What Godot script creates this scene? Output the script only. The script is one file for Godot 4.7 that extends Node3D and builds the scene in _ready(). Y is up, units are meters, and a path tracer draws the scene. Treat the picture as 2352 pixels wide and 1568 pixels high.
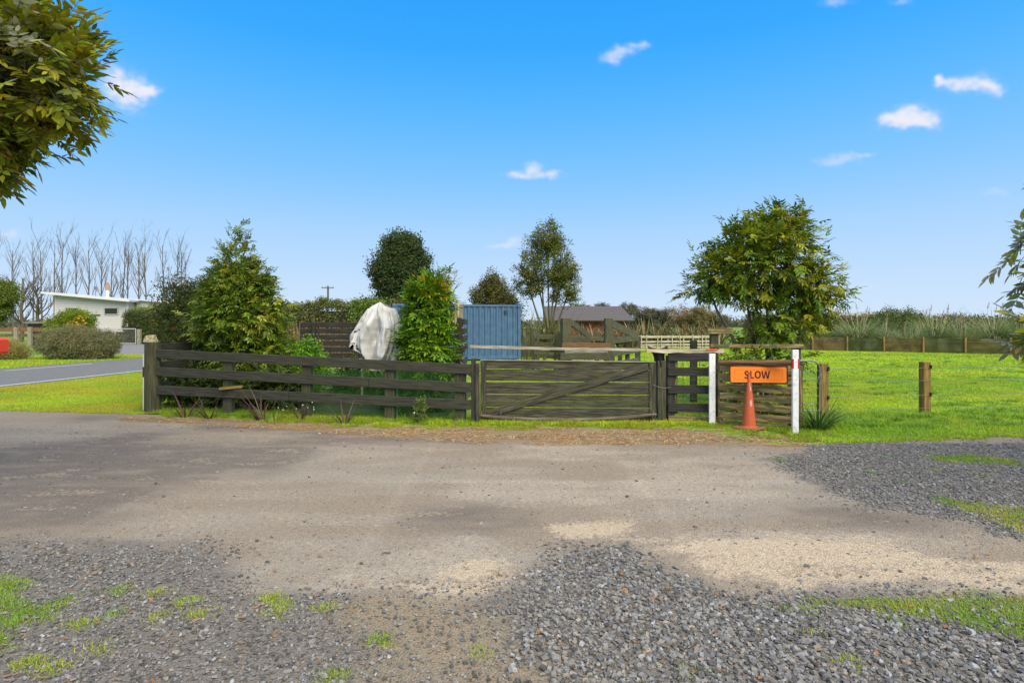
extends Node3D
# A country driveway with stock fences, a timber gate, shrubs, a paddock and farm buildings behind. Units are metres, y is up.

const LENS := 1300.0      # focal length and places in the picture are surveyed on a 2352 x 1568 grid
const EYE := 1.7
const LEVEL := 745.0      # the row of the horizon on that grid
const EXPOSURE := 3.0

var rng := RandomNumberGenerator.new()
var taken := {}
var M := {}

# ---------------------------------------------------------------- survey helpers
func at(u: float, v: float, d: float) -> Vector3:
	return Vector3((u - 1176.0) / LENS * d, EYE - (v - LEVEL) / LENS * d, -d)

func gp(u: float, v: float) -> Vector3:
	var d := LENS * EYE / (v - LEVEL)
	return Vector3((u - 1176.0) / LENS * d, 0.0, -d)

func lin(r: float, g: float, b: float) -> Color:
	return Color(r, g, b).linear_to_srgb()

func rr(a: float, b: float) -> float:
	return rng.randf_range(a, b)

func rv(s := 1.0) -> Vector3:
	return Vector3(rr(-s, s), rr(-s, s), rr(-s, s))

# ---------------------------------------------------------------- nodes
func numbered(called: String) -> String:
	if not taken.has(called):
		taken[called] = 0
		return called
	taken[called] += 1
	return "%s_%03d" % [called, taken[called]]

func tag(o: Node, label: String, category: String, group := "") -> Node:
	o.set_meta("label", label)
	o.set_meta("category", category)
	if group:
		o.set_meta("group", group)
	return o

func thing(called: String, label: String, category: String, where := Vector3.ZERO, turn := 0.0, group := "") -> Node3D:
	var o := Node3D.new()
	o.name = numbered(called)
	add_child(o)
	o.position = where
	o.rotation.y = turn
	tag(o, label, category, group)
	return o

func part(parent: Node, called: String, mesh: Mesh, mat: Material, xf := Transform3D.IDENTITY) -> MeshInstance3D:
	var o := MeshInstance3D.new()
	o.mesh = mesh
	o.material_override = mat
	o.name = called if parent != self else numbered(called)
	parent.add_child(o, true)
	o.transform = xf
	return o

func structure(called: String, mesh: Mesh, mat: Material, xf := Transform3D.IDENTITY) -> MeshInstance3D:
	var o := part(self, called, mesh, mat, xf)
	o.set_meta("kind", "structure")
	return o

func many(parent: Node, called: String, mesh: Mesh, mat: Material, buf: PackedFloat32Array, stuff := true) -> MultiMeshInstance3D:
	var mm := MultiMesh.new()
	mm.transform_format = MultiMesh.TRANSFORM_3D
	mm.use_colors = true
	mm.mesh = mesh
	mm.instance_count = buf.size() / 16
	mm.buffer = buf
	var o := MultiMeshInstance3D.new()
	o.multimesh = mm
	o.material_override = mat
	o.name = called if parent != self else numbered(called)
	parent.add_child(o, true)
	if stuff:
		o.set_meta("kind", "stuff")
	return o

func push(buf: PackedFloat32Array, b: Basis, p: Vector3, c: Color) -> void:
	buf.append_array(PackedFloat32Array([b.x.x, b.y.x, b.z.x, p.x, b.x.y, b.y.y, b.z.y, p.y, b.x.z, b.y.z, b.z.z, p.z, c.r, c.g, c.b, 1.0]))

# ---------------------------------------------------------------- meshes
class MB:
	var v := PackedVector3Array()
	var n := PackedVector3Array()
	var uv := PackedVector2Array()
	var c := PackedColorArray()
	var uo := Vector2.ZERO
	var color := Color.WHITE
	func raw(a: Vector3, na: Vector3, ua: Vector2) -> void:
		v.append(a); n.append(na); uv.append(ua + uo); c.append(color)
	func tri(a: Vector3, b: Vector3, d: Vector3) -> void:
		var m := (d - a).cross(b - a).normalized()
		for p in [a, b, d]:
			raw(p, m, plan(p, m))
	func plan(p: Vector3, m: Vector3) -> Vector2:
		var k := m.abs()
		if k.y >= k.x and k.y >= k.z:
			return Vector2(p.x, p.z)
		if k.z >= k.x:
			return Vector2(p.x, p.y)
		return Vector2(p.z, p.y)
	func out_tri(a: Vector3, b: Vector3, d: Vector3, mid: Vector3) -> void:
		if (d - a).cross(b - a).dot((a + b + d) / 3.0 - mid) < 0.0:
			tri(a, d, b)
		else:
			tri(a, b, d)
	func out_quad(a: Vector3, b: Vector3, d: Vector3, e: Vector3, mid: Vector3) -> void:
		out_tri(a, b, d, mid); out_tri(a, d, e, mid)
	func quad(a: Vector3, b: Vector3, d: Vector3, e: Vector3) -> void:
		tri(a, b, d); tri(a, d, e)
	func box(size: Vector3, bevel := 0.005, o := Vector3.ZERO, turn := Basis.IDENTITY) -> void:
		var h := size / 2.0
		var b := minf(bevel, minf(h.x, minf(h.y, h.z)) * 0.8)
		var p := {}
		for sx in [-1, 1]:
			for sy in [-1, 1]:
				for sz in [-1, 1]:
					p[[sx, sy, sz, 0]] = o + turn * Vector3(sx * h.x, sy * (h.y - b), sz * (h.z - b))
					p[[sx, sy, sz, 1]] = o + turn * Vector3(sx * (h.x - b), sy * h.y, sz * (h.z - b))
					p[[sx, sy, sz, 2]] = o + turn * Vector3(sx * (h.x - b), sy * (h.y - b), sz * h.z)
		for s in [-1, 1]:
			out_quad(p[[s, -1, -1, 0]], p[[s, 1, -1, 0]], p[[s, 1, 1, 0]], p[[s, -1, 1, 0]], o)
			out_quad(p[[-1, s, -1, 1]], p[[1, s, -1, 1]], p[[1, s, 1, 1]], p[[-1, s, 1, 1]], o)
			out_quad(p[[-1, -1, s, 2]], p[[1, -1, s, 2]], p[[1, 1, s, 2]], p[[-1, 1, s, 2]], o)
			for t in [-1, 1]:
				out_quad(p[[s, t, -1, 0]], p[[s, t, 1, 0]], p[[s, t, 1, 1]], p[[s, t, -1, 1]], o)
				out_quad(p[[s, -1, t, 0]], p[[s, 1, t, 0]], p[[s, 1, t, 2]], p[[s, -1, t, 2]], o)
				out_quad(p[[-1, s, t, 1]], p[[1, s, t, 1]], p[[1, s, t, 2]], p[[-1, s, t, 2]], o)
				for w in [-1, 1]:
					out_tri(p[[s, t, w, 0]], p[[s, t, w, 1]], p[[s, t, w, 2]], o)
	func tube(pts: Array, radii: Array, sides := 8, capped := true) -> void:
		var k := pts.size()
		var x := Vector3.RIGHT
		var first: Vector3 = (pts[1] - pts[0]).normalized()
		if absf(first.dot(x)) > 0.9:
			x = Vector3.FORWARD
		var rings := []
		var run := 0.0
		for i in k:
			var t: Vector3 = (pts[mini(i + 1, k - 1)] - pts[maxi(i - 1, 0)]).normalized()
			x = (x - t * x.dot(t)).normalized()
			var y := t.cross(x)
			if i > 0:
				run += (pts[i] - pts[i - 1]).length()
			var ring := []
			for j in sides + 1:
				var a := TAU * j / sides
				var dir := x * cos(a) + y * sin(a)
				ring.append([pts[i] + dir * radii[i], dir, Vector2(run, a / TAU * TAU * radii[0])])
			rings.append(ring)
		for i in k - 1:
			for j in sides:
				var a: Array = rings[i][j]
				var b: Array = rings[i][j + 1]
				var d: Array = rings[i + 1][j + 1]
				var e: Array = rings[i + 1][j]
				for q in [a, d, b, a, e, d]:
					raw(q[0], q[1], q[2])
		if capped:
			for e in [0, k - 1]:
				var m: Vector3 = (pts[0] - pts[1]).normalized() if e == 0 else (pts[k - 1] - pts[k - 2]).normalized()
				for j in sides:
					var pa: Vector3 = rings[e][j][0]
					var pb: Vector3 = rings[e][j + 1][0]
					var tri_pts := [pts[e], pa, pb] if e == 0 else [pts[e], pb, pa]
					for q in tri_pts:
						raw(q, m, Vector2(q.x + q.z, q.y))
	func lathe(profile: Array, sides := 16, o := Vector3.ZERO) -> void:
		# profile: [radius, height] from the bottom up, smooth round the axis and flat along it
		for i in profile.size() - 1:
			var r0: float = profile[i][0]
			var y0: float = profile[i][1]
			var r1: float = profile[i + 1][0]
			var y1: float = profile[i + 1][1]
			var slope := Vector2(y1 - y0, r0 - r1).normalized()
			for j in sides:
				var q := []
				for w in [[j, r0, y0], [j + 1, r0, y0], [j + 1, r1, y1], [j, r1, y1]]:
					var a: float = TAU * w[0] / sides
					q.append([o + Vector3(cos(a) * w[1], w[2], sin(a) * w[1]), Vector3(cos(a) * slope.x, slope.y, sin(a) * slope.x), Vector2(float(w[0]) / sides, w[2])])
				for k in [0, 1, 2, 0, 2, 3]:
					raw(q[k][0], q[k][1], q[k][2])
	func leaf(base: Vector3, dir: Vector3, side: Vector3, length: float, width: float, droop := 0.12, fold := 0.18) -> void:
		var up := side.cross(dir).normalized()
		if up.y < 0.0:
			up = -up
		var m := base + dir * length * 0.5 - up * width * fold
		var tip := base + dir * length - up * length * droop
		var l := base + dir * length * 0.42 + side * width * 0.5
		var r := base + dir * length * 0.42 - side * width * 0.5
		tri(base, l, m); tri(l, tip, m); tri(base, m, r); tri(m, tip, r)
	func oval_leaf(base: Vector3, dir: Vector3, side: Vector3, length: float, width: float, droop := 0.12, fold := 0.18) -> void:
		var up := side.cross(dir).normalized()
		if up.y < 0.0:
			up = -up
		var m1 := base + dir * length * 0.28 - up * width * fold * 0.8
		var m2 := base + dir * length * 0.66 - up * (width * fold * 0.8 + length * droop * 0.4)
		var tip := base + dir * length - up * length * droop
		var e1 := up * length * droop * 0.08
		var e2 := up * length * droop * 0.4
		for s in [1.0, -1.0]:
			var a: Vector3 = base + dir * length * 0.27 + side * width * 0.46 * s - e1
			var b: Vector3 = base + dir * length * 0.64 + side * width * 0.40 * s - e2
			if s > 0.0:
				tri(base, a, m1); quad(a, b, m2, m1); tri(b, tip, m2)
			else:
				tri(base, m1, a); quad(a, m1, m2, b); tri(b, m2, tip)
	func blade(base: Vector3, dir: Vector3, length: float, width: float, bend: float, segs := 3) -> void:
		# a strap or grass blade that starts along dir and bends over
		var flat := Vector3(dir.x, 0, dir.z)
		flat = flat.normalized() if flat.length() > 0.01 else Vector3.RIGHT
		var side := flat.cross(Vector3.UP).normalized()
		var p := base
		var d := dir
		var last := [p - side * width * 0.5, p + side * width * 0.5]
		for i in segs:
			d = (d + flat * bend / segs - Vector3.UP * bend * 0.75 / segs * (i + 1) / segs * 2.0).normalized()
			p += d * length / segs
			var w := width * (1.0 - pow((i + 1.0) / segs, 2.0)) * 0.5
			if i == segs - 1:
				tri(last[0], last[1], p)
			else:
				var now := [p - side * w, p + side * w]
				quad(last[0], last[1], now[1], now[0])
				last = now
	func done(colored := false) -> ArrayMesh:
		var arr := []
		arr.resize(Mesh.ARRAY_MAX)
		arr[Mesh.ARRAY_VERTEX] = v
		arr[Mesh.ARRAY_NORMAL] = n
		arr[Mesh.ARRAY_TEX_UV] = uv
		if colored:
			arr[Mesh.ARRAY_COLOR] = c
		var m := ArrayMesh.new()
		m.add_surface_from_arrays(Mesh.PRIMITIVE_TRIANGLES, arr)
		return m

func mb() -> MB:
	var m := MB.new()
	m.uo = Vector2(rr(0, 7), rr(0, 7))
	return m

# a timber from a to b, thick across and tall along up; grain runs along it
func beam(parent: Node, called: String, a: Vector3, b: Vector3, tall: float, thick: float, mat: Material, up := Vector3.UP, bevel := 0.006) -> MeshInstance3D:
	var x := (b - a).normalized()
	if absf(x.dot(up)) > 0.95:
		up = Vector3.BACK if up == Vector3.UP else up
	var z := x.cross(up).normalized()
	var y := z.cross(x)
	var m := mb()
	m.box(Vector3((b - a).length(), tall, thick), bevel)
	return part(parent, called, m.done(), mat, Transform3D(Basis(x, y, z), (a + b) / 2.0))

func sawn_post(parent: Node, called: String, foot: Vector3, height: float, wide: float, deep: float, mat: Material, turn := 0.0) -> MeshInstance3D:
	var m := mb()
	m.box(Vector3(height + 0.1, wide, deep), 0.008)
	var b := Basis(Vector3.UP, turn) * Basis(Vector3.UP, Vector3.RIGHT, Vector3.FORWARD)
	return part(parent, called, m.done(), mat, Transform3D(b, foot + Vector3.UP * (height - 0.1) / 2.0))

func round_post(parent: Node, called: String, foot: Vector3, height: float, r: float, mat: Material) -> MeshInstance3D:
	var m := mb()
	m.tube([Vector3(0, -0.1, 0), Vector3(0, height * 0.5, 0), Vector3(0, height - 0.012, 0), Vector3(0, height, 0)], [r * 1.03, r, r * 0.97, r * 0.9], 18)
	return part(parent, called, m.done(), mat, Transform3D(Basis.IDENTITY, foot))

# ---------------------------------------------------------------- materials
func plain(c: Color, rough := 0.8, metal := 0.0) -> StandardMaterial3D:
	var m := StandardMaterial3D.new()
	m.albedo_color = c
	m.roughness = rough
	m.metallic = metal
	return m

func noise(freq: float, seed_: int, octaves := 3, kind := FastNoiseLite.TYPE_SIMPLEX_SMOOTH) -> FastNoiseLite:
	var f := FastNoiseLite.new()
	f.noise_type = kind
	f.frequency = freq
	f.seed = seed_
	f.fractal_octaves = octaves
	return f

func noise_tex(freq: float, seed_: int, stops: Array, size := 512, octaves := 4, kind := FastNoiseLite.TYPE_SIMPLEX_SMOOTH) -> NoiseTexture2D:
	var t := NoiseTexture2D.new()
	t.noise = noise(freq, seed_, octaves, kind)
	t.width = size
	t.height = size
	t.seamless = true
	var g := Gradient.new()
	var o := PackedFloat32Array()
	var cs := PackedColorArray()
	for s in stops:
		o.append(s[0])
		cs.append(s[1])
	g.offsets = o
	g.colors = cs
	t.color_ramp = g
	return t

# weathered timber: streaks along the grain, blotches of algae, flecks of bare or peeling surface
func wood(seed_: int, dark: Color, light: Color, moss: Color, moss_amount: float, flecks: float, fleck: Color) -> StandardMaterial3D:
	var w := 512
	var h := 256
	var a := noise(0.06, seed_, 4).get_seamless_image(64, h)
	a.resize(w, h, Image.INTERPOLATE_CUBIC)
	var b := noise(0.012, seed_ + 1, 3).get_seamless_image(w, h)
	var f := noise(0.09, seed_ + 2, 3).get_seamless_image(128, h)
	f.resize(w, h, Image.INTERPOLATE_CUBIC)
	for im in [a, b, f]:
		im.convert(Image.FORMAT_L8)
	var da: PackedByteArray = a.get_data()
	var db: PackedByteArray = b.get_data()
	var df: PackedByteArray = f.get_data()
	var out := PackedByteArray()
	out.resize(w * h * 3)
	var hgt := PackedByteArray()
	hgt.resize(w * h)
	for i in w * h:
		var g := da[i] / 255.0
		var q := dark.lerp(light, smoothstep(0.2, 0.85, g))
		q = q.lerp(moss, smoothstep(0.5, 0.75, db[i] / 255.0) * moss_amount)
		var fl := smoothstep(1.0 - flecks, 1.04 - flecks, df[i] / 255.0)
		q = q.lerp(fleck, fl * 0.8)
		out[i * 3] = q.r8
		out[i * 3 + 1] = q.g8
		out[i * 3 + 2] = q.b8
		hgt[i] = int(clampf(g * 220.0 + fl * 30.0, 0, 255))
	var m := StandardMaterial3D.new()
	m.albedo_texture = ImageTexture.create_from_image(Image.create_from_data(w, h, false, Image.FORMAT_RGB8, out))
	m.uv1_scale = Vector3(0.45, 1.9, 1)
	m.roughness = 0.85
	m.heightmap_enabled = true
	m.heightmap_scale = 0.35
	m.heightmap_texture = ImageTexture.create_from_image(Image.create_from_data(w, h, false, Image.FORMAT_L8, hgt))
	return m

func leafy(rough: float, back := 0.5) -> StandardMaterial3D:
	var m := plain(Color.WHITE, rough)
	m.vertex_color_use_as_albedo = true
	m.backlight_enabled = true
	m.backlight = Color(back, back, back)
	return m

func make_materials() -> void:
	M.fence = wood(11, Color8(45, 44, 37), Color8(69, 67, 57), Color8(60, 64, 40), 0.6, 0.07, Color8(120, 116, 96))
	M.post = wood(12, Color8(56, 56, 38), Color8(86, 84, 60), Color8(74, 80, 40), 0.8, 0.06, Color8(110, 108, 84))
	M.gate = wood(13, Color8(48, 46, 37), Color8(92, 88, 70), Color8(72, 76, 44), 0.7, 0.13, Color8(150, 146, 126))
	M.panel = wood(14, Color8(104, 88, 56), Color8(168, 148, 98), Color8(84, 84, 54), 0.9, 0.13, Color8(168, 152, 116))
	M.yard = wood(15, Color8(66, 63, 48), Color8(104, 100, 80), Color8(80, 84, 48), 0.8, 0.1, Color8(134, 128, 108))
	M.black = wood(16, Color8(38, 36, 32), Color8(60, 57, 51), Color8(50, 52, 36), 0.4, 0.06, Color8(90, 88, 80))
	M.grey = wood(17, Color8(120, 112, 96), Color8(176, 168, 150), Color8(130, 126, 90), 0.4, 0.2, Color8(200, 194, 180))
	M.pale = wood(18, Color8(168, 154, 128), Color8(214, 204, 182), Color8(160, 150, 110), 0.3, 0.2, Color8(230, 224, 210))
	M.brown = wood(19, Color8(104, 72, 48), Color8(144, 106, 72), Color8(110, 94, 60), 0.5, 0.15, Color8(170, 140, 108))
	M.ochre = wood(20, Color8(118, 92, 44), Color8(164, 130, 66), Color8(120, 108, 56), 0.5, 0.12, Color8(180, 150, 96))
	M.leaf = leafy(0.46, 0.62)
	M.leaf.metallic_specular = 0.3
	M.dull = leafy(0.7)
	M.grass = leafy(0.65)
	var st := plain(Color.WHITE, 0.82)
	st.vertex_color_use_as_albedo = true
	M.stone = st
	var strw := plain(Color.WHITE, 0.9)
	strw.vertex_color_use_as_albedo = true
	M.straw = strw
	M.bark = wood(21, Color8(74, 62, 50), Color8(126, 112, 96), Color8(92, 92, 64), 0.4, 0.15, Color8(150, 142, 128))
	M.twig = wood(22, Color8(84, 74, 64), Color8(128, 116, 104), Color8(104, 98, 80), 0.3, 0.1, Color8(160, 150, 140))
	var wp := plain(Color.WHITE, 0.55)
	wp.albedo_texture = noise_tex(0.02, 5, [[0.0, Color8(196, 198, 200)], [0.35, Color8(232, 232, 232)], [1.0, Color8(244, 244, 243)]], 256)
	wp.uv1_scale = Vector3(1.5, 1.5, 1)
	M.white = wp
	M.metal = plain(Color8(150, 152, 154), 0.45, 0.7)
	M.wire = plain(Color8(140, 140, 134), 0.5, 0.6)
	M.red = plain(Color8(190, 30, 22), 0.4)
	M.glass = plain(Color8(62, 66, 62), 0.08)

# ---------------------------------------------------------------- camera, sky, sun
func make_view() -> void:
	var cam := Camera3D.new()
	cam.name = "camera"
	cam.projection = Camera3D.PROJECTION_FRUSTUM
	cam.near = 0.1
	cam.far = 3000.0
	cam.size = 2.0 * 784.0 / LENS * 0.1
	cam.frustum_offset = Vector2(0.0, -39.0 / LENS * 0.1)
	cam.position = Vector3(0, EYE, 0)
	add_child(cam)
	cam.current = true
	var e := Environment.new()
	e.tonemap_mode = Environment.TONE_MAPPER_LINEAR
	e.tonemap_exposure = EXPOSURE
	e.background_mode = Environment.BG_SKY
	e.sdfgi_enabled = true
	e.ssao_enabled = true
	e.ssil_enabled = true
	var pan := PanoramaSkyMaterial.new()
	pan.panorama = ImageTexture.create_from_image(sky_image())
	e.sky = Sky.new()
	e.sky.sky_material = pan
	var we := WorldEnvironment.new()
	we.name = "world_environment"
	we.environment = e
	add_child(we)
	var sun := DirectionalLight3D.new()
	sun.name = "sun"
	sun.light_energy = 0.5
	sun.light_angular_distance = 60.0
	sun.light_color = Color(1.0, 0.94, 0.82)
	sun.shadow_enabled = true
	add_child(sun)
	sun.look_at_from_position(Vector3(4.5, 9.5, 8.5), Vector3.ZERO)

func sky_image() -> Image:
	var w := 3072
	var h := 1536
	var quarter := w / 4
	var q := Image.create(quarter, h, false, Image.FORMAT_RGBF)
	# elevation in degrees, colour as in view; overhead paler to neutralise blue fill light
	var stops := [[0.0, Color8(214, 232, 252)], [4.0, Color8(198, 225, 254)], [9.0, Color8(172, 214, 255)], [14.0, Color8(134, 200, 255)], [20.0, Color8(96, 186, 255)], [26.0, Color8(60, 170, 255)], [32.0, Color8(46, 160, 252)], [50.0, Color8(92, 172, 246)], [90.0, Color8(110, 178, 244)]]
	var rows := []
	for y in h:
		var el := 90.0 - (y + 0.5) / h * 180.0
		var c := Color8(96, 104, 80)
		if el >= 0.0:
			for i in stops.size() - 1:
				if el <= stops[i + 1][0]:
					c = (stops[i][1] as Color).lerp(stops[i + 1][1], (el - stops[i][0]) / (stops[i + 1][0] - stops[i][0]))
					break
		var l := c.srgb_to_linear() / EXPOSURE
		rows.append(l)
		q.fill_rect(Rect2i(0, y, quarter, 1), l)
	var wob := noise(0.018, 71, 4)
	var wisp := noise(0.035, 73, 5)
	var white := Color8(238, 238, 250).srgb_to_linear() / EXPOSURE
	# each cloud: opacity, then puffs of [u, v, radius across, radius up]
	var clouds := [
		[0.62, [1402, 134, 30, 17], [1432, 117, 32, 17], [1470, 101, 26, 10]],
		[0.95, [2165, 188, 26, 12], [2205, 197, 34, 18], [2250, 188, 36, 24], [2283, 202, 26, 20], [2158, 176, 10, 10]],
		[0.95, [2048, 274, 40, 22], [2086, 256, 34, 22], [2130, 266, 38, 27], [2096, 282, 60, 16]],
		[0.8, [1192, 402, 38, 10], [1222, 387, 24, 17], [1262, 402, 36, 11]],
		[0.38, [1905, 372, 40, 10], [1945, 364, 44, 14], [1985, 354, 30, 7]],
		[0.9, [262, 190, 46, 50], [306, 216, 48, 46], [340, 208, 28, 14]],
		[0.55, [1150, 564, 34, 8], [1180, 556, 22, 11]],
		[0.5, [24, 538, 36, 13]],
		[0.4, [1920, 6, 40, 12], [2072, 4, 30, 12]],
		[0.25, [2290, 440, 36, 9], [1990, 660, 40, 8]],
	]
	for cl in clouds:
		var lo := Vector2(1e9, 1e9)
		var hi := -lo
		for k in range(1, cl.size()):
			var b: Array = cl[k]
			lo = lo.min(Vector2(b[0] - b[2] * 2.2, b[1] - b[3] * 2.2))
			hi = hi.max(Vector2(b[0] + b[2] * 2.2, b[1] + b[3] * 2.2))
		var x0 := int((rad_to_deg(atan((lo.x - 1176.0) / LENS)) + 45.0) / 90.0 * quarter)
		var x1 := int((rad_to_deg(atan((hi.x - 1176.0) / LENS)) + 45.0) / 90.0 * quarter) + 1
		for x in range(maxi(x0, 0), mini(x1, quarter)):
			var az := deg_to_rad((x + 0.5) / quarter * 90.0 - 45.0)
			var u := 1176.0 + LENS * tan(az)
			var y0 := int((90.0 - rad_to_deg(atan((LEVEL - lo.y) / LENS * cos(az)))) / 180.0 * h)
			var y1 := int((90.0 - rad_to_deg(atan((LEVEL - hi.y) / LENS * cos(az)))) / 180.0 * h) + 1
			for y in range(y0, y1):
				var el := deg_to_rad(90.0 - (y + 0.5) / h * 180.0)
				var v := LEVEL - LENS * tan(el) / cos(az)
				var uu := u + wob.get_noise_2d(u, v) * 12.0
				var vv := v + wob.get_noise_2d(u + 500.0, v) * 9.0
				var s := 0.0
				for k in range(1, cl.size()):
					var b: Array = cl[k]
					var dx: float = (uu - b[0]) / b[2]
					var dy: float = (vv - b[1]) / b[3]
					s += exp(-(dx * dx + dy * dy) * 1.5)
				var al: float = smoothstep(0.0, 1.5, s + wisp.get_noise_2d(u, v * 1.6) * 0.45 * minf(1.0, s * 2.0)) * minf(1.0, cl[0] * 1.12)
				if al > 0.003:
					q.set_pixel(x, y, q.get_pixel(x, y).lerp(white, al))
	# broken cloud added above the view to whiten the fill light, same all round
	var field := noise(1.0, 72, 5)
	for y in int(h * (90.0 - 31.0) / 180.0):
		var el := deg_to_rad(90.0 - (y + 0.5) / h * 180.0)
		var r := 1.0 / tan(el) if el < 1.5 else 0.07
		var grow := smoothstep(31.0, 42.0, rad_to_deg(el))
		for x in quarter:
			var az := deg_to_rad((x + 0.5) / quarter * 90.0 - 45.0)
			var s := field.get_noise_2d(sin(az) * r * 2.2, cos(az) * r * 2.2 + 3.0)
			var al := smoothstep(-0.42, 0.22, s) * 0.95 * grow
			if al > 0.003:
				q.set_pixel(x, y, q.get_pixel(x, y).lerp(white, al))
	var im := Image.create(w, h, false, Image.FORMAT_RGBF)
	var flipped: Image = q.duplicate()
	flipped.flip_x()
	for k in 4:
		var src := q if k % 2 == 0 else flipped
		var x := k * quarter - quarter / 2
		if x >= 0:
			im.blit_rect(src, Rect2i(0, 0, quarter, h), Vector2i(x, 0))
		else:
			im.blit_rect(src, Rect2i(-x, 0, quarter + x, h), Vector2i(0, 0))
			im.blit_rect(src, Rect2i(0, 0, -x, h), Vector2i(w + x, 0))
	return im

# ---------------------------------------------------------------- ground
const GX0 := -17.0
const GZ0 := -12.6
const GW := 36.0
const GH := 18.0
const MW := 720
const MH := 360
var mask := {}

func poly(list: Array) -> PackedVector2Array:
	var p := PackedVector2Array()
	for i in range(0, list.size(), 2):
		var g := gp(list[i], list[i + 1])
		p.append(Vector2(g.x, g.z))
	return p

func raster(polys: Array, soft: int) -> PackedByteArray:
	var im := Image.create(MW, MH, false, Image.FORMAT_L8)
	for p in polys:
		var lo := Vector2(1e9, 1e9)
		var hi := -lo
		for k in p:
			lo = lo.min(k)
			hi = hi.max(k)
		for j in range(clampi(int((lo.y - GZ0) / GH * MH), 0, MH), clampi(int((hi.y - GZ0) / GH * MH) + 1, 0, MH)):
			for i in range(clampi(int((lo.x - GX0) / GW * MW), 0, MW), clampi(int((hi.x - GX0) / GW * MW) + 1, 0, MW)):
				if Geometry2D.is_point_in_polygon(Vector2(GX0 + (i + 0.5) / MW * GW, GZ0 + (j + 0.5) / MH * GH), p):
					im.set_pixel(i, j, Color.WHITE)
	if soft > 1:
		im.resize(MW / soft, MH / soft, Image.INTERPOLATE_BILINEAR)
		im.resize(MW, MH, Image.INTERPOLATE_CUBIC)
	return im.get_data()

func at_mask(called: String, x: float, z: float) -> float:
	var i := int((x - GX0) / GW * MW)
	var j := int((z - GZ0) / GH * MH)
	if i < 0 or j < 0 or i >= MW or j >= MH:
		return 0.0
	return mask[called][j * MW + i] / 255.0

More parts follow.
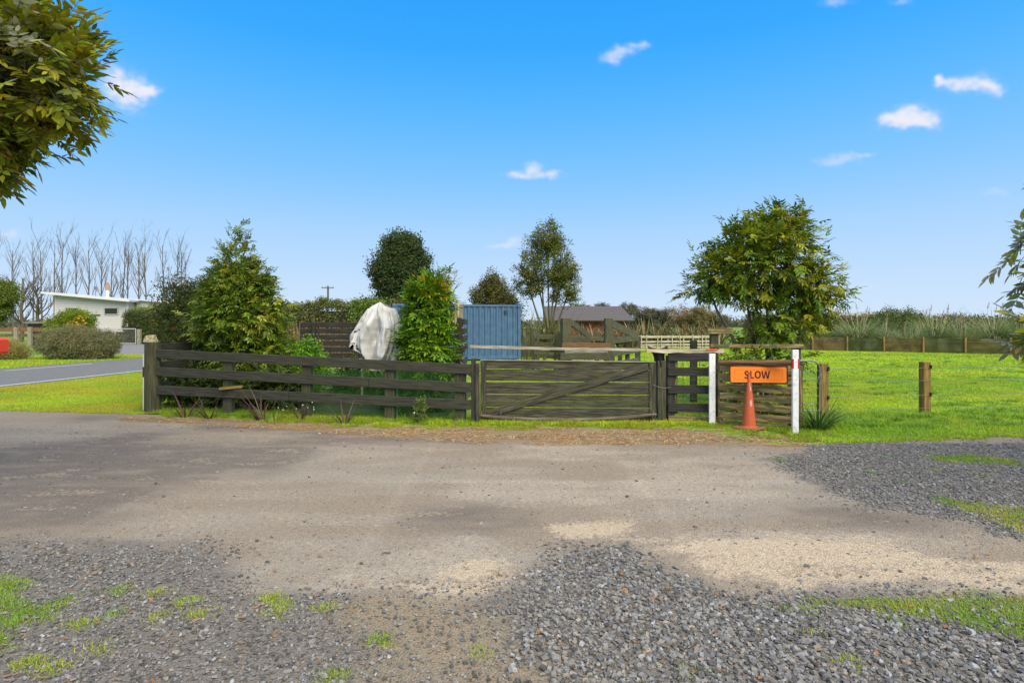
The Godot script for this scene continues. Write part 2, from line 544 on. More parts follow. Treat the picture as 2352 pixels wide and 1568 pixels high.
func make_masks() -> void:
	var near_gravel := PackedVector2Array([Vector2(-9, -4.55), Vector2(-4.2, -4.6), Vector2(-3.2, -4.5), Vector2(-2.4, -4.42)])
	near_gravel.append_array(poly([640, 1325, 760, 1368, 900, 1376, 1080, 1374, 1185, 1335, 1205, 1262, 1290, 1238, 1420, 1252, 1560, 1272, 1640, 1340, 1800, 1382, 2000, 1400, 2352, 1400]))
	near_gravel.append_array(PackedVector2Array([Vector2(9, -3.4), Vector2(9, 4), Vector2(-9, 4)]))
	var right_gravel := poly([1690, 1052, 1900, 1022, 2352, 1005])
	right_gravel.append_array(PackedVector2Array([Vector2(18, -8.9), Vector2(18, -4.2), Vector2(8, -4.1)]))
	right_gravel.append_array(poly([2352, 1262, 2200, 1215, 2060, 1180, 1930, 1150, 1965, 1110, 1850, 1086, 1760, 1078]))
	mask.gravel = raster([near_gravel, right_gravel], 15)
	mask.coarse = raster([poly([1190, 1340, 1205, 1265, 1290, 1240, 1420, 1252, 1560, 1272, 1640, 1340, 1800, 1382, 2352, 1400, 2600, 1440, 2600, 1700, 1150, 1700, 1150, 1420])], 5)
	mask.thin = raster([poly([840, 1380, 1120, 1380, 1210, 1430, 1240, 1568, 1260, 1800, 720, 1800, 800, 1500])], 5)
	mask.sand = raster([
		poly([1190, 1238, 1330, 1205, 1560, 1225, 1750, 1250, 2000, 1246, 2352, 1280, 2500, 1300, 2500, 1372, 1850, 1378, 1700, 1332, 1600, 1262, 1300, 1242]),
		poly([1090, 1300, 1200, 1268, 1192, 1345, 1090, 1376, 880, 1380, 780, 1368, 920, 1340])], 7)
	mask.pale = raster([
		poly([690, 1335, 900, 1250, 1120, 1230, 1200, 1262, 1190, 1345, 1070, 1378, 880, 1380, 760, 1370]),
		poly([1500, 1215, 2000, 1222, 2352, 1262, 2352, 1330, 1700, 1320, 1500, 1250]),
		poly([880, 1030, 1300, 1022, 1720, 1030, 1690, 1052, 1300, 1052, 1000, 1050]),
		poly([1000, 1112, 1450, 1085, 1880, 1086, 1940, 1118, 1700, 1142, 1450, 1152, 1100, 1142]),
		poly([850, 1390, 1100, 1390, 1180, 1450, 1230, 1568, 830, 1568])], 14)
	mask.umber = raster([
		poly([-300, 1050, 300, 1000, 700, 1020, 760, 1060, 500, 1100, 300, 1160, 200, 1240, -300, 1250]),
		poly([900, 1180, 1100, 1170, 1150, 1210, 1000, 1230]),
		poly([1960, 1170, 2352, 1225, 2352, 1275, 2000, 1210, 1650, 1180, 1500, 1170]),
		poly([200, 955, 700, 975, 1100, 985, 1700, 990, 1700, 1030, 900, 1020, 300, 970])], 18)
	mask.straw = raster([poly([290, 958, 500, 962, 900, 978, 1100, 980, 1500, 982, 1660, 988, 1900, 1012, 1860, 1030, 1620, 1020, 1300, 1024, 1000, 1012, 700, 990, 400, 972, 250, 966])], 3)
	mask.moss = raster([
		poly([1795, 1365, 1850, 1372, 1910, 1390, 1960, 1378, 2352, 1366, 2700, 1362, 2700, 1520, 2352, 1472, 2250, 1452, 2130, 1420, 1980, 1398, 1880, 1398]),
		poly([2122, 1136, 2200, 1150, 2352, 1168, 2500, 1190, 2500, 1290, 2352, 1226, 2240, 1182, 2160, 1156]),
		poly([2115, 1046, 2240, 1044, 2352, 1058, 2352, 1070, 2160, 1062]),
		poly([-200, 1318, 20, 1318, 62, 1332, 45, 1360, 70, 1385, 130, 1385, 140, 1368, 185, 1372, 150, 1398, 90, 1405, 132, 1412, 120, 1432, 30, 1440, 40, 1475, 0, 1500, -200, 1520]),
		poly([40, 1520, 92, 1510, 96, 1528, 44, 1538]), poly([172, 1432, 222, 1424, 226, 1440, 178, 1446]),
		poly([400, 1380, 436, 1378, 440, 1392, 406, 1394]), poly([606, 1368, 640, 1366, 640, 1380, 608, 1380])], 2)

func on_drive(x: float, z: float) -> bool:
	return Geometry2D.is_point_in_polygon(Vector2(x, z), drive_edge)

var drive_edge: PackedVector2Array

func make_ground() -> void:
	# the lie of the land, to the horizon
	var g := PlaneMesh.new()
	g.size = Vector2(1600, 1600)
	var gm := plain(Color.WHITE, 0.95)
	gm.albedo_texture = noise_tex(0.012, 31, [[0.0, lin(0.10, 0.15, 0.012)], [0.45, lin(0.16, 0.27, 0.012)], [0.7, lin(0.20, 0.29, 0.018)], [1.0, lin(0.24, 0.24, 0.04)]], 512, 5)
	gm.uv1_triplanar = true
	gm.uv1_world_triplanar = true
	gm.uv1_scale = Vector3(0.21, 0.21, 0.21)
	structure("ground", g, gm, Transform3D(Basis.IDENTITY, Vector3(0, -0.006, -300)))

	# driveway outline, wandering a little
	var far := [Vector2(-16.8, -12.0)]
	var w := noise(0.9, 33, 3)
	for k in [[-200, 946], [0, 943], [170, 946], [330, 953], [520, 962], [800, 978], [1000, 984], [1090, 984], [1300, 983], [1500, 985], [1640, 992], [1700, 1012], [1850, 1022], [1960, 1016], [2150, 1010], [2352, 1003]]:
		var p := gp(k[0], k[1])
		far.append(Vector2(p.x, p.z))
	far.append(Vector2(18.8, -9.4))
	drive_edge = PackedVector2Array()
	for i in far.size() - 1:
		for k in 14:
			var p: Vector2 = far[i].lerp(far[i + 1], k / 14.0)
			drive_edge.append(p + Vector2(0, w.get_noise_2d(p.x, p.y) * 0.16 + w.get_noise_2d(p.x * 5.0, p.y) * 0.05))
	drive_edge.append(far[-1])
	drive_edge.append(Vector2(18.8, 5.2))
	drive_edge.append(Vector2(-16.8, 5.2))

	make_masks()
	var iw := 2000
	var ih := 1000
	var n1 := noise(0.012, 41, 4).get_image(iw / 4, ih)
	n1.resize(iw, ih, Image.INTERPOLATE_CUBIC)
	var n2 := noise(0.05, 42, 4).get_image(iw / 2, ih)
	n2.resize(iw, ih, Image.INTERPOLATE_CUBIC)
	var n3 := noise(0.35, 43, 2).get_image(iw, ih)
	var n4 := noise(0.03, 44, 5).get_image(iw / 3, ih)
	n4.resize(iw, ih, Image.INTERPOLATE_CUBIC)
	var layers := {}
	for k in ["gravel", "sand", "pale", "umber", "straw", "moss", "thin"]:
		var im := Image.create_from_data(MW, MH, false, Image.FORMAT_L8, mask[k])
		im.resize(iw, ih, Image.INTERPOLATE_CUBIC)
		layers[k] = im.get_data()
	for im in [n1, n2, n3, n4]:
		im.convert(Image.FORMAT_L8)
	var d1 := n1.get_data()
	var d2 := n2.get_data()
	var d3 := n3.get_data()
	var d4 := n4.get_data()
	var lg: PackedByteArray = layers.gravel
	var ls: PackedByteArray = layers.sand
	var lp: PackedByteArray = layers.pale
	var lu: PackedByteArray = layers.umber
	var lw: PackedByteArray = layers.straw
	var lm: PackedByteArray = layers.moss
	var lt: PackedByteArray = layers.thin
	var dirt := lin(0.37, 0.295, 0.215)
	var grey := lin(0.42, 0.358, 0.28)
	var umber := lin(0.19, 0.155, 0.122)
	var sand := lin(0.66, 0.525, 0.36)
	var fawn := lin(0.50, 0.42, 0.325)
	var grit := lin(0.24, 0.212, 0.18)
	var tan_ := lin(0.40, 0.305, 0.18)
	var litter := lin(0.37, 0.255, 0.135)
	var moss := lin(0.19, 0.21, 0.04)
	var out := PackedByteArray()
	out.resize(iw * ih * 3)
	for i in iw * ih:
		var a := d1[i] / 255.0
		var b := d2[i] / 255.0
		var e := d3[i] / 255.0
		var f := d4[i] / 255.0
		var rough_edge := (b - 0.5) * 0.8 + (e - 0.5) * 0.6 + (f - 0.5) * 0.9
		var q := dirt.lerp(grey, smoothstep(0.35, 0.7, a * 0.6 + f * 0.4))
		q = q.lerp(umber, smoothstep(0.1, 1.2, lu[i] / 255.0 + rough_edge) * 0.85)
		q = q.lerp(fawn, smoothstep(0.1, 1.2, lp[i] / 255.0 + rough_edge) * 0.85)
		q = q.lerp(sand, smoothstep(0.25, 1.05, ls[i] / 255.0 + rough_edge * 1.3) * 0.9)
		var gr := smoothstep(0.3, 0.75, lg[i] / 255.0 + rough_edge * 0.7)
		q = q.lerp(grit.lerp(tan_, lt[i] / 255.0 * (0.35 + 0.5 * f)), gr)
		q = q.lerp(litter, smoothstep(0.4, 0.75, lw[i] / 255.0 + rough_edge) * 0.7)
		q = q.lerp(moss, smoothstep(0.45, 0.9, lm[i] / 255.0 + rough_edge * 0.9) * 0.8)
		var k := 0.9 + e * 0.2
		out[i * 3] = int(clampf(q.r8 * k, 0, 255))
		out[i * 3 + 1] = int(clampf(q.g8 * k, 0, 255))
		out[i * 3 + 2] = int(clampf(q.b8 * k, 0, 255))
	var dm := plain(Color.WHITE, 0.95)
	dm.albedo_texture = noise_tex(0.16, 46, [[0.0, Color8(120, 116, 112)], [0.32, Color8(206, 204, 202)], [0.5, Color8(240, 240, 240)], [0.66, Color8(255, 255, 255)], [0.8, Color8(196, 194, 192)], [1.0, Color8(255, 255, 255)]], 1024, 5)
	dm.uv1_scale = Vector3(0.4, 0.4, 1)
	dm.heightmap_enabled = true
	dm.heightmap_scale = 0.9
	dm.heightmap_texture = noise_tex(0.12, 47, [[0.0, Color.BLACK], [1.0, Color.WHITE]], 1024, 5)
	dm.detail_enabled = true
	dm.detail_albedo = ImageTexture.create_from_image(Image.create_from_data(iw, ih, false, Image.FORMAT_RGB8, out))
	dm.detail_blend_mode = BaseMaterial3D.BLEND_MODE_MUL
	dm.detail_uv_layer = BaseMaterial3D.DETAIL_UV_2
	var vs := PackedVector3Array()
	var ns := PackedVector3Array()
	var u1 := PackedVector2Array()
	var u2 := PackedVector2Array()
	for i in drive_edge.size() - 3:
		var a := drive_edge[i]
		var b := drive_edge[i + 1]
		for k in 20:
			var q := []
			for e in [[a, k], [b, k], [b, k + 1], [a, k + 1]]:
				q.append(Vector2(e[0].x, lerpf(e[0].y, 5.2, e[1] / 20.0)))
			for p in [q[0], q[1], q[2], q[0], q[2], q[3]]:
				vs.append(Vector3(p.x, 0, p.y))
				ns.append(Vector3.UP)
				u1.append(p)
				u2.append(Vector2((p.x - GX0) / GW, (p.y - GZ0) / GH))
	var arr := []
	arr.resize(Mesh.ARRAY_MAX)
	arr[Mesh.ARRAY_VERTEX] = vs
	arr[Mesh.ARRAY_NORMAL] = ns
	arr[Mesh.ARRAY_TEX_UV] = u1
	arr[Mesh.ARRAY_TEX_UV2] = u2
	var am := ArrayMesh.new()
	am.add_surface_from_arrays(Mesh.PRIMITIVE_TRIANGLES, arr)
	var drive := structure("driveway", am, dm)
	make_stones(drive)

func chip(seed_: int) -> ArrayMesh:
	rng.seed = seed_
	var m := mb()
	var p := []
	for sx in [-1, 1]:
		for sz in [-1, 1]:
			p.append(Vector3(sx * rr(0.3, 0.55), -0.2, sz * rr(0.25, 0.45)))
	for sx in [-1, 1]:
		for sz in [-1, 1]:
			p.append(Vector3(sx * rr(0.12, 0.5), rr(0.1, 0.3), sz * rr(0.12, 0.4)))
	var o := Vector3.ZERO
	m.out_quad(p[4], p[5], p[7], p[6], o)
	m.out_quad(p[0], p[1], p[5], p[4], o)
	m.out_quad(p[2], p[3], p[7], p[6], o)
	m.out_quad(p[0], p[2], p[6], p[4], o)
	m.out_quad(p[1], p[3], p[7], p[5], o)
	return m.done()

func stone_color() -> Color:
	var t := rng.randf()
	var g := rr(0.07, 0.28)
	if t < 0.8:
		return Color(g * 1.04, g, g * 0.94)
	if t < 0.9:
		return Color(g * 1.25, g * 1.08, g * 0.85)
	if t < 0.992:
		return Color(g * 1.5, g * 1.5, g * 1.5)
	return Color(0.30, 0.15, 0.06)

func make_stones(drive: Node3D) -> void:
	var shapes := []
	for k in 6:
		shapes.append(chip(500 + k))
	rng.seed = 61
	var bufs := []
	for k in 6:
		bufs.append(PackedFloat32Array())
	var big := []
	var edge := noise(2.2, 62, 3)
	for pass_ in [["near", -6.5, 6.5, -5.2, 0.2, 250000], ["right", 1.5, 12.0, -8.9, -4.0, 90000], ["all", -11.0, 9.0, -9.5, -2.0, 60000]]:
		for i in pass_[5]:
			var x := rr(pass_[1], pass_[2])
			var z := rr(pass_[3], pass_[4])
			if pass_[0] == "near" and (absf(x) > 1.2 - z * 1.02 or z > -1.6):
				continue
			if pass_[0] == "right" and x > 1.5 - z * 1.0:
				continue
			var e := edge.get_noise_2d(x, z) * 0.4 + edge.get_noise_2d(x * 5.0, z * 5.0 + 20.0) * 0.3
			var g := smoothstep(0.2, 0.85, at_mask("gravel", x, z) + e)
			var th := at_mask("thin", x, z)
			var mo := at_mask("moss", x, z)
			var keep := g * (1.0 - th * 0.62) * (1.0 - mo * 0.8)
			var s := 0.012 + 0.022 * pow(rng.randf(), 1.8)
			if pass_[0] == "near":
				var co := at_mask("coarse", x, z)
				s = (0.008 + 0.021 * pow(rng.randf(), 2.2)) * (1.0 + co * 0.5)
				keep *= lerpf(0.8, 1.0, co)
			elif pass_[0] == "all":
				keep = 0.28 + 0.4 * smoothstep(0.05, 0.32, e) + 0.6 * smoothstep(0.05, 0.3, at_mask("gravel", x, z)) * (1.0 - g)
				s = rr(0.007, 0.018) if rng.randf() < 0.94 else rr(0.02, 0.045)
			if rng.randf() > keep:
				continue
			if not on_drive(x, z):
				continue
			var b := Basis(Vector3.UP, rr(0, TAU)) * Basis(Vector3.RIGHT, rng.randfn() * 0.22) * Basis(Vector3.BACK, rng.randfn() * 0.22)
			var hgt := rr(0.45, 0.9)
			b = b.scaled_local(Vector3(s, s * hgt, s * rr(0.7, 1.0)))
			var lift := s * hgt * rr(0.06, 0.22)
			if pass_[0] != "all":
				lift += rr(0.0, 0.010) * g
			var c := stone_color()
			var k := rng.randi() % 6
			var p := Vector3(x, lift, z)
			var inside := absf(x) < -z * 0.9 and z < -2.75
			if inside and s / -z > 0.0072:
				big.append([s / -z, k, b, p, c])
			else:
				push(bufs[k], b, p, c)
	big.sort_custom(func(p, q): return p[0] > q[0])
	var mats := {}
	for i in big.size():
		var q: Array = big[i]
		if i < 300:
			var key := int(q[4].r * 40.0) * 100 + int(q[4].b * 40.0)
			if not mats.has(key):
				mats[key] = plain((q[4] as Color).linear_to_srgb(), 0.82)
			part(drive, "stone", shapes[q[1]], mats[key], Transform3D(q[2], q[3]))
		else:
			push(bufs[q[1]], q[2], q[3], q[4])
	for k in 6:
		many(drive, "gravel", shapes[k], M.stone, bufs[k])

# ---------------------------------------------------------------- grass
func tuft(seed_: int, blades: int, spread: float, lo: float, hi: float, width: float, lean := 0.5) -> ArrayMesh:
	rng.seed = seed_
	var m := mb()
	for i in blades:
		var a := rr(0, TAU)
		var r := sqrt(rng.randf()) * spread
		var dir := Vector3(rr(-lean, lean), 1.0, rr(-lean, lean)).normalized()
		m.blade(Vector3(cos(a) * r, -0.008, sin(a) * r), dir, rr(lo, hi), width * rr(0.7, 1.3), rr(0.2, 1.1), 2)
	return m.done()

func grass_color(n: FastNoiseLite, x: float, z: float, yellow: float) -> Color:
	var t := clampf(n.get_noise_2d(x, z) * 0.8 + n.get_noise_2d(x * 0.25 + 9.0, z * 0.4) * 0.8 + 0.5 + rr(-0.25, 0.25), 0.0, 1.0)
	var c := Color(0.22, 0.43, 0.006).lerp(Color(0.45, 0.64, 0.008), t)
	c = c.lerp(Color(0.50, 0.44, 0.015), clampf(yellow * (rng.randf() + n.get_noise_2d(x * 0.6 - 20.0, z * 1.2) * 1.2), 0.0, 0.95))
	if rng.randf() < 0.05:
		c = Color(0.40, 0.33, 0.13)
	return c

func make_grass() -> void:
	var low := tuft(701, 34, 0.11, 0.03, 0.075, 0.007)
	var mid := tuft(702, 30, 0.17, 0.04, 0.10, 0.012)
	var tall := tuft(703, 46, 0.12, 0.09, 0.2, 0.008, 0.6)
	var fine := tuft(704, 40, 0.055, 0.012, 0.035, 0.004, 0.9)
	var n := noise(0.35, 705, 3)
	rng.seed = 706
	var paddock := PackedFloat32Array()
	var verge := PackedFloat32Array()
	var far := PackedFloat32Array()
	var clumps := PackedFloat32Array()
	# paddock and yards behind the fences
	for i in 62000:
		var d := 8.0 + 12.0 * pow(rng.randf(), 1.25)
		var x := rr(-1.2, d * 0.95 + 1.5)
		if x < -0.4 and d < 16.0:
			continue
		if on_drive(x, -d) or (d < 9.6 and x < 4.6):
			continue
		if n.get_noise_2d(x * 1.7 + 60.0, d * 2.6) < -0.28 and rng.randf() < 0.7:
			continue
		var s := rr(0.7, 1.25) * (1.0 + 0.5 * n.get_noise_2d(x * 1.1 - 60.0, d * 1.6))
		push(paddock, Basis(Vector3.UP, rr(0, TAU)).scaled(Vector3(s, s * rr(0.6, 1.2), s)), Vector3(x, 0, -d), grass_color(n, x, -d, 0.35))
	for i in 30000:
		var d := rr(18.0, 46.0)
		var x := rr(-1.0, d * 0.95 + 2.0)
		var s := rr(0.9, 1.6)
		push(far, Basis(Vector3.UP, rr(0, TAU)).scaled(Vector3(s, s * rr(0.5, 1.0), s)), Vector3(x, 0, -d), grass_color(n, x, -d, 0.3))
	for i in 900:
		var d := 9.3 + 24.0 * pow(rng.randf(), 1.2)
		var x := rr(1.0 if d > 11.0 else 4.8, d * 0.93 + 1.0)
		if n.get_noise_2d(x * 0.7 + 40.0, d * 0.7) < 0.0:
			continue
		for k in 3:
			push(clumps, Basis(Vector3.UP, rr(0, TAU)).scaled(Vector3.ONE * rr(0.5, 1.0)), Vector3(x + rr(-0.15, 0.15), 0, -d + rr(-0.12, 0.12)), Color(0.10, 0.25, 0.012).lerp(Color(0.24, 0.40, 0.02), rng.randf()))
	for i in 420:
		var t := rng.randf()
		var p := V(5.0, 0, -10.15).lerp(V(12.0, 0, -11.2), t) + V(rr(-0.1, 0.1), 0, rng.randfn() * 0.28)
		push(clumps, Basis(Vector3.UP, rr(0, TAU)).scaled(Vector3.ONE * rr(0.45, 0.95)), p, Color(0.16, 0.36, 0.012).lerp(Color(0.34, 0.48, 0.02), rng.randf()))
	# verge between driveway and road, and the far verge
	for i in 36000:
		var d := rr(10.6, 24.0)
		var x := rr(-d * 0.93 - 1.0, -7.0)
		if x < -13.45 + 0.1 * (d - 18.0) or on_drive(x, -d) or x > -0.6 * d:
			continue
		push(verge, Basis(Vector3.UP, rr(0, TAU)).scaled(Vector3(1, rr(0.4, 0.9), 1) * rr(0.7, 1.2)), Vector3(x, 0, -d), grass_color(n, x, -d, 0.9))
	for i in 5000:
		var z := rr(-32.0, -18.0)
		push(far, Basis(Vector3.UP, rr(0, TAU)).scaled(Vector3.ONE * rr(0.8, 1.5)), Vector3(rr(-26.0, -20.15) + 0.1 * (-z - 18.0), 0, z), grass_color(n, 0, z, 0.6))
	# the strip along the front of the fences
	for i in 26000:
		var x := rr(-7.4, 4.95)
		var line := lerpf(-11.05, -9.82, (x + 7.0) / 6.3) if x < -0.6 else (-10.0 if x < 3.5 else lerpf(-9.65, -9.0, (x - 3.5) / 1.3))
		var z := line + rr(-0.35, 1.1)
		var patch := n.get_noise_2d(x * 4.0, z * 4.0 + 30.0)
		var off := z - line
		if (off > 0.12 and patch < -0.15 + off * 0.35) or (x > 2.3 and x < 3.7 and rng.randf() < 0.75):
			continue
		if on_drive(x, z) and (on_drive(x, z - 0.12) or rng.randf() < 0.6):
			continue
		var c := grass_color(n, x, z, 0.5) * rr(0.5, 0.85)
		push(verge, Basis(Vector3.UP, rr(0, TAU)).scaled(Vector3(0.6, rr(0.4, 1.5), 0.6)), Vector3(x, 0, z), c)
		if rng.randf() < 0.02 and patch > 0.0:
			push(clumps, Basis(Vector3.UP, rr(0, TAU)).scaled(Vector3.ONE * rr(0.4, 1.0)), Vector3(x, 0, z - 0.1), c)
	var o: Node = many(self, "paddock_grass", low, M.grass, paddock)
	tag(o, "short bright green grass of the paddock behind the gate", "grass")
	o = many(self, "distant_grass", mid, M.grass, far)
	tag(o, "bright green grass further back in the paddock and across the road", "grass")
	o = many(self, "verge_grass", low, M.grass, verge)
	tag(o, "yellowish mown grass between the driveway and the road and along the fence foot", "grass")
	o = many(self, "grass_tufts", tall, M.grass, clumps)
	tag(o, "taller dark green tufts scattered over the paddock", "grass")
	# low moss and fine grass that grows through the gravel
	var mossy := PackedFloat32Array()
	for i in 150000:
		var x := rr(-5.0, 9.5)
		var z := rr(-8.6, -2.2)
		var k := at_mask("moss", x, z)
		if k < 0.35 + n.get_noise_2d(x * 9.0, z * 9.0) * 0.5 or rng.randf() > k:
			continue
		var c := Color(0.17, 0.32, 0.014).lerp(Color(0.44, 0.40, 0.03), clampf(n.get_noise_2d(x * 3.0, z * 3.0) + 0.35 + rr(-0.3, 0.3), 0, 1))
		push(mossy, Basis(Vector3.UP, rr(0, TAU)).scaled(Vector3.ONE * rr(0.6, 1.5)), Vector3(x, 0, z), c)
	for s in [[275, 1356, 8], [430, 1384, 14], [362, 1362, 8], [456, 1410, 12], [622, 1373, 12], [648, 1390, 12], [628, 1412, 8], [740, 1395, 8], [872, 1466, 9], [880, 1480, 4], [230, 1490, 6], [370, 1415, 8], [262, 1410, 6], [120, 1536, 14], [1840, 1402, 12], [1870, 1454, 8], [1595, 1545, 5], [1940, 1520, 10], [2050, 1430, 8], [1810, 1398, 6], [2250, 1090, 9], [2150, 1080, 9], [2050, 1050, 9], [1790, 1056, 8], [2000, 1085, 7], [2080, 1105, 6], [185, 1432, 12], [65, 1524, 14], [30, 1346, 16], [1100, 1500, 3], [765, 1556, 8]]:
		var p := gp(s[0], s[1])
		var tint := Color(0.18, 0.34, 0.014).lerp(Color(0.42, 0.42, 0.03), rng.randf())
		for k in s[2] * 3:
			var q := p + Vector3(rng.randfn() * 0.034, 0, rng.randfn() * 0.024)
			push(mossy, Basis(Vector3.UP, rr(0, TAU)).scaled(Vector3.ONE * rr(0.7, 1.5)), q, tint.lerp(Color(0.22, 0.36, 0.02), rng.randf() * 0.6))
	o = many(self, "moss", fine, M.grass, mossy)
	tag(o, "low yellow-green moss and fine grass growing through the gravel", "moss")
	# straw and bark litter blown along the fence, and sparsely elsewhere
	var strand := mb()
	strand.quad(Vector3(-0.5, 0, -0.5), Vector3(-0.1, 0.5, -0.35), Vector3(-0.1, 0.5, 0.35), Vector3(-0.5, 0, 0.5))
	strand.quad(Vector3(-0.1, 0.5, -0.35), Vector3(0.5, 0.1, -0.3), Vector3(0.5, 0.1, 0.3), Vector3(-0.1, 0.5, 0.35))
	var straws := PackedFloat32Array()
	for i in 48000:
		var x := rr(-8.0, 6.0)
		var z := rr(-10.6, -7.9)
		var k := at_mask("straw", x, z)
		if rng.randf() > k * smoothstep(-0.5, 0.4, n.get_noise_2d(x * 2.0, z * 5.0)):
			continue
		var c := Color(0.55, 0.37, 0.16).lerp(Color(0.30, 0.16, 0.07), rng.randf())
		if rng.randf() < 0.15:
			c = Color(0.68, 0.54, 0.30)
		push(straws, Basis(Vector3.UP, rng.randfn() * 0.8).scaled_local(Vector3(rr(0.05, 0.22), rr(0.008, 0.03), rr(0.007, 0.015))), Vector3(x, 0.002, z), c)
	for i in 520:
		var z := -2.7 - 6.0 * rng.randf()
		var x := rr(-0.92, 0.92) * -z
		if x > 0.0 and rng.randf() < 0.55:
			continue
		push(straws, Basis(Vector3.UP, rr(0, TAU)).scaled_local(Vector3(rr(0.02, 0.08), rr(0.003, 0.01), rr(0.003, 0.008))), Vector3(x, 0.008, z), Color(0.42, 0.30, 0.16).lerp(Color(0.40, 0.17, 0.05), rng.randf()))
	o = many(self, "straw_litter", strand.done(), M.straw, straws)
	tag(o, "dry straw and leaf litter strewn along the fence foot", "straw")

func make_dead_leaves() -> void:
	rng.seed = 1101
	var m := mb()
	m.oval_leaf(Vector3.ZERO, Vector3.RIGHT, Vector3.BACK, 1.0, 0.4, -0.25, -0.3)
	var buf := PackedFloat32Array()
	for i in 150:
		var z := -2.7 - 1.6 * rng.randf()
		var x := rr(-0.9, 0.9) * -z
		if x > -1.2 and rng.randf() < 0.8:
			continue
		var c := Color(0.36, 0.17, 0.06).lerp(Color(0.28, 0.18, 0.10), rng.randf())
		push(buf, Basis(Vector3.UP, rr(0, TAU)) * Basis(V(1, 0, 0), rr(-0.4, 0.4)) * Basis.from_scale(Vector3.ONE * rr(0.02, 0.055)), V(x, 0.012, z), c)
	var o := many(self, "dead_leaves", m.done(), M.straw, buf)
	tag(o, "curled brown dead leaves lying on the near gravel", "leaves")

# ---------------------------------------------------------------- foliage
func sprig(seed_: int, pairs: int, leaf_len: float, leaf_w: float, stem: float) -> ArrayMesh:
	rng.seed = seed_
	var m := mb()
	for i in pairs:
		for s in [-1.0, 1.0]:
			var along := stem * (0.25 + 0.75 * i / pairs) + rr(-0.01, 0.01)
			var dir := Vector3(rr(0.5, 0.9), rr(-0.35, 0.25), s * rr(0.6, 1.0)).normalized()
			var side := dir.cross(Vector3(rr(-0.3, 0.3), 1, rr(-0.3, 0.3))).normalized()
			m.oval_leaf(Vector3(along, -along * 0.08, 0), dir, side, leaf_len * rr(0.75, 1.15), leaf_w * rr(0.8, 1.15), rr(0.05, 0.25))
	var end := Vector3(1, rr(-0.3, 0.1), rr(-0.2, 0.2)).normalized()
	m.oval_leaf(Vector3(stem, -stem * 0.08, 0), end, end.cross(Vector3.UP).normalized(), leaf_len * 1.1, leaf_w)
	m.tri(Vector3(0, 0, -0.002), Vector3(stem, -stem * 0.08, 0), Vector3(0, 0, 0.002))
	return m.done()

func cluster(seed_: int, leaves: int, size: float, leaf_len: float, leaf_w: float) -> ArrayMesh:
	rng.seed = seed_
	var m := mb()
	for i in leaves:
		var dir := Vector3(rr(-0.3, 1.0), rr(-0.8, 0.8), rr(-0.9, 0.9)).normalized()
		var side := dir.cross(rv().normalized()).normalized()
		m.leaf(rv(size * 0.5), dir, side, leaf_len * rr(0.7, 1.2), leaf_w * rr(0.8, 1.2))
	return m.done()

# lobes: [centre, radii, share]. Returns the buffer of leaves and the clump centres for the limbs.
func crown_spots(lobes: Array, clumps: int, per: int, clump_r: float, size: Vector2, colors: Array, hang := 0.0, shell := 0.45) -> Array:
	var buf := PackedFloat32Array()
	var mids := []
	var total := 0.0
	for l in lobes:
		total += l[2]
	for i in clumps:
		var pick := rng.randf() * total
		var lobe: Array = lobes[0]
		for l in lobes:
			lobe = l
			pick -= l[2]
			if pick <= 0.0:
				break
		var dir := Vector3(rng.randfn(), rng.randfn(), rng.randfn()).normalized()
		var r := pow(rr(shell * shell * shell, 1.0), 1.0 / 3.0) * rr(0.86, 1.07)
		var mid: Vector3 = lobe[0] + dir * (lobe[1] as Vector3) * r
		mids.append(mid)
		var c0: Color = colors[rng.randi() % colors.size()]
		for k in per:
			var p := mid + Vector3(rng.randfn(), rng.randfn(), rng.randfn()) * clump_r * 0.6
			if p.y < 0.04:
				continue
			var x := (dir + rv(0.9) + Vector3(0, -hang, 0)).normalized()
			var z := x.cross(Vector3(rr(-0.5, 0.5), 1, rr(-0.5, 0.5))).normalized()
			var y := z.cross(x)
			var s := rr(size.x, size.y)
			var c := c0.lerp(colors[rng.randi() % colors.size()], rng.randf() * 0.5) * rr(0.8, 1.2)
			push(buf, Basis(x, y, z).scaled_local(Vector3.ONE * s), p, c)
	return [buf, mids]

func limbs(o: Node, mat: Material, stems: Array, mids: Array, count: int, r0: float) -> void:
	# stems: [[points], ...] trunks from the ground; twigs run from the nearest stem point to clump centres
	for s in stems:
		var m := mb()
		var radii := []
		for i in s.size():
			radii.append(r0 * (1.0 - 0.75 * i / (s.size() - 1.0)))
		m.tube(s, radii, 8)
		part(o, "trunk", m.done(), mat)
	var t := mb()
	for i in mini(count, mids.size()):
		var q: Vector3 = mids[i]
		var best: Vector3 = stems[0][0]
		var cost := 1e9
		for s in stems:
			for k in range(1, s.size()):
				for f in 3:
					var p: Vector3 = s[k - 1].lerp(s[k], f / 3.0)
					var c: float = p.distance_to(q) + maxf(0.0, p.y - q.y + 0.1) * 3.0
					if c < cost:
						cost = c
						best = p
		var mid := best.lerp(q, 0.5) + Vector3(0, (q - best).length() * 0.12, 0)
		t.tube([best, mid, q], [r0 * 0.3, r0 * 0.2, r0 * 0.08], 5, false)
	if count > 0:
		part(o, "branches", t.done(), mat)

func shrub(called: String, label: String, foot: Vector3, lobes: Array, leafmesh: Mesh, clumps: int, per: int, clump_r: float, size: Vector2, colors: Array, stems: Array, r0: float, mat: Material, hang := 0.0, twigs := 60, shell := 0.45, category := "shrub", group := "") -> Node3D:
	var o := thing(called, label, category, foot, 0.0, group)
	var got := crown_spots(lobes, clumps, per, clump_r, size, colors, hang, shell)
	limbs(o, M.bark, stems, got[1], twigs, r0)
	many(o, "crown", leafmesh, mat, got[0])
	return o

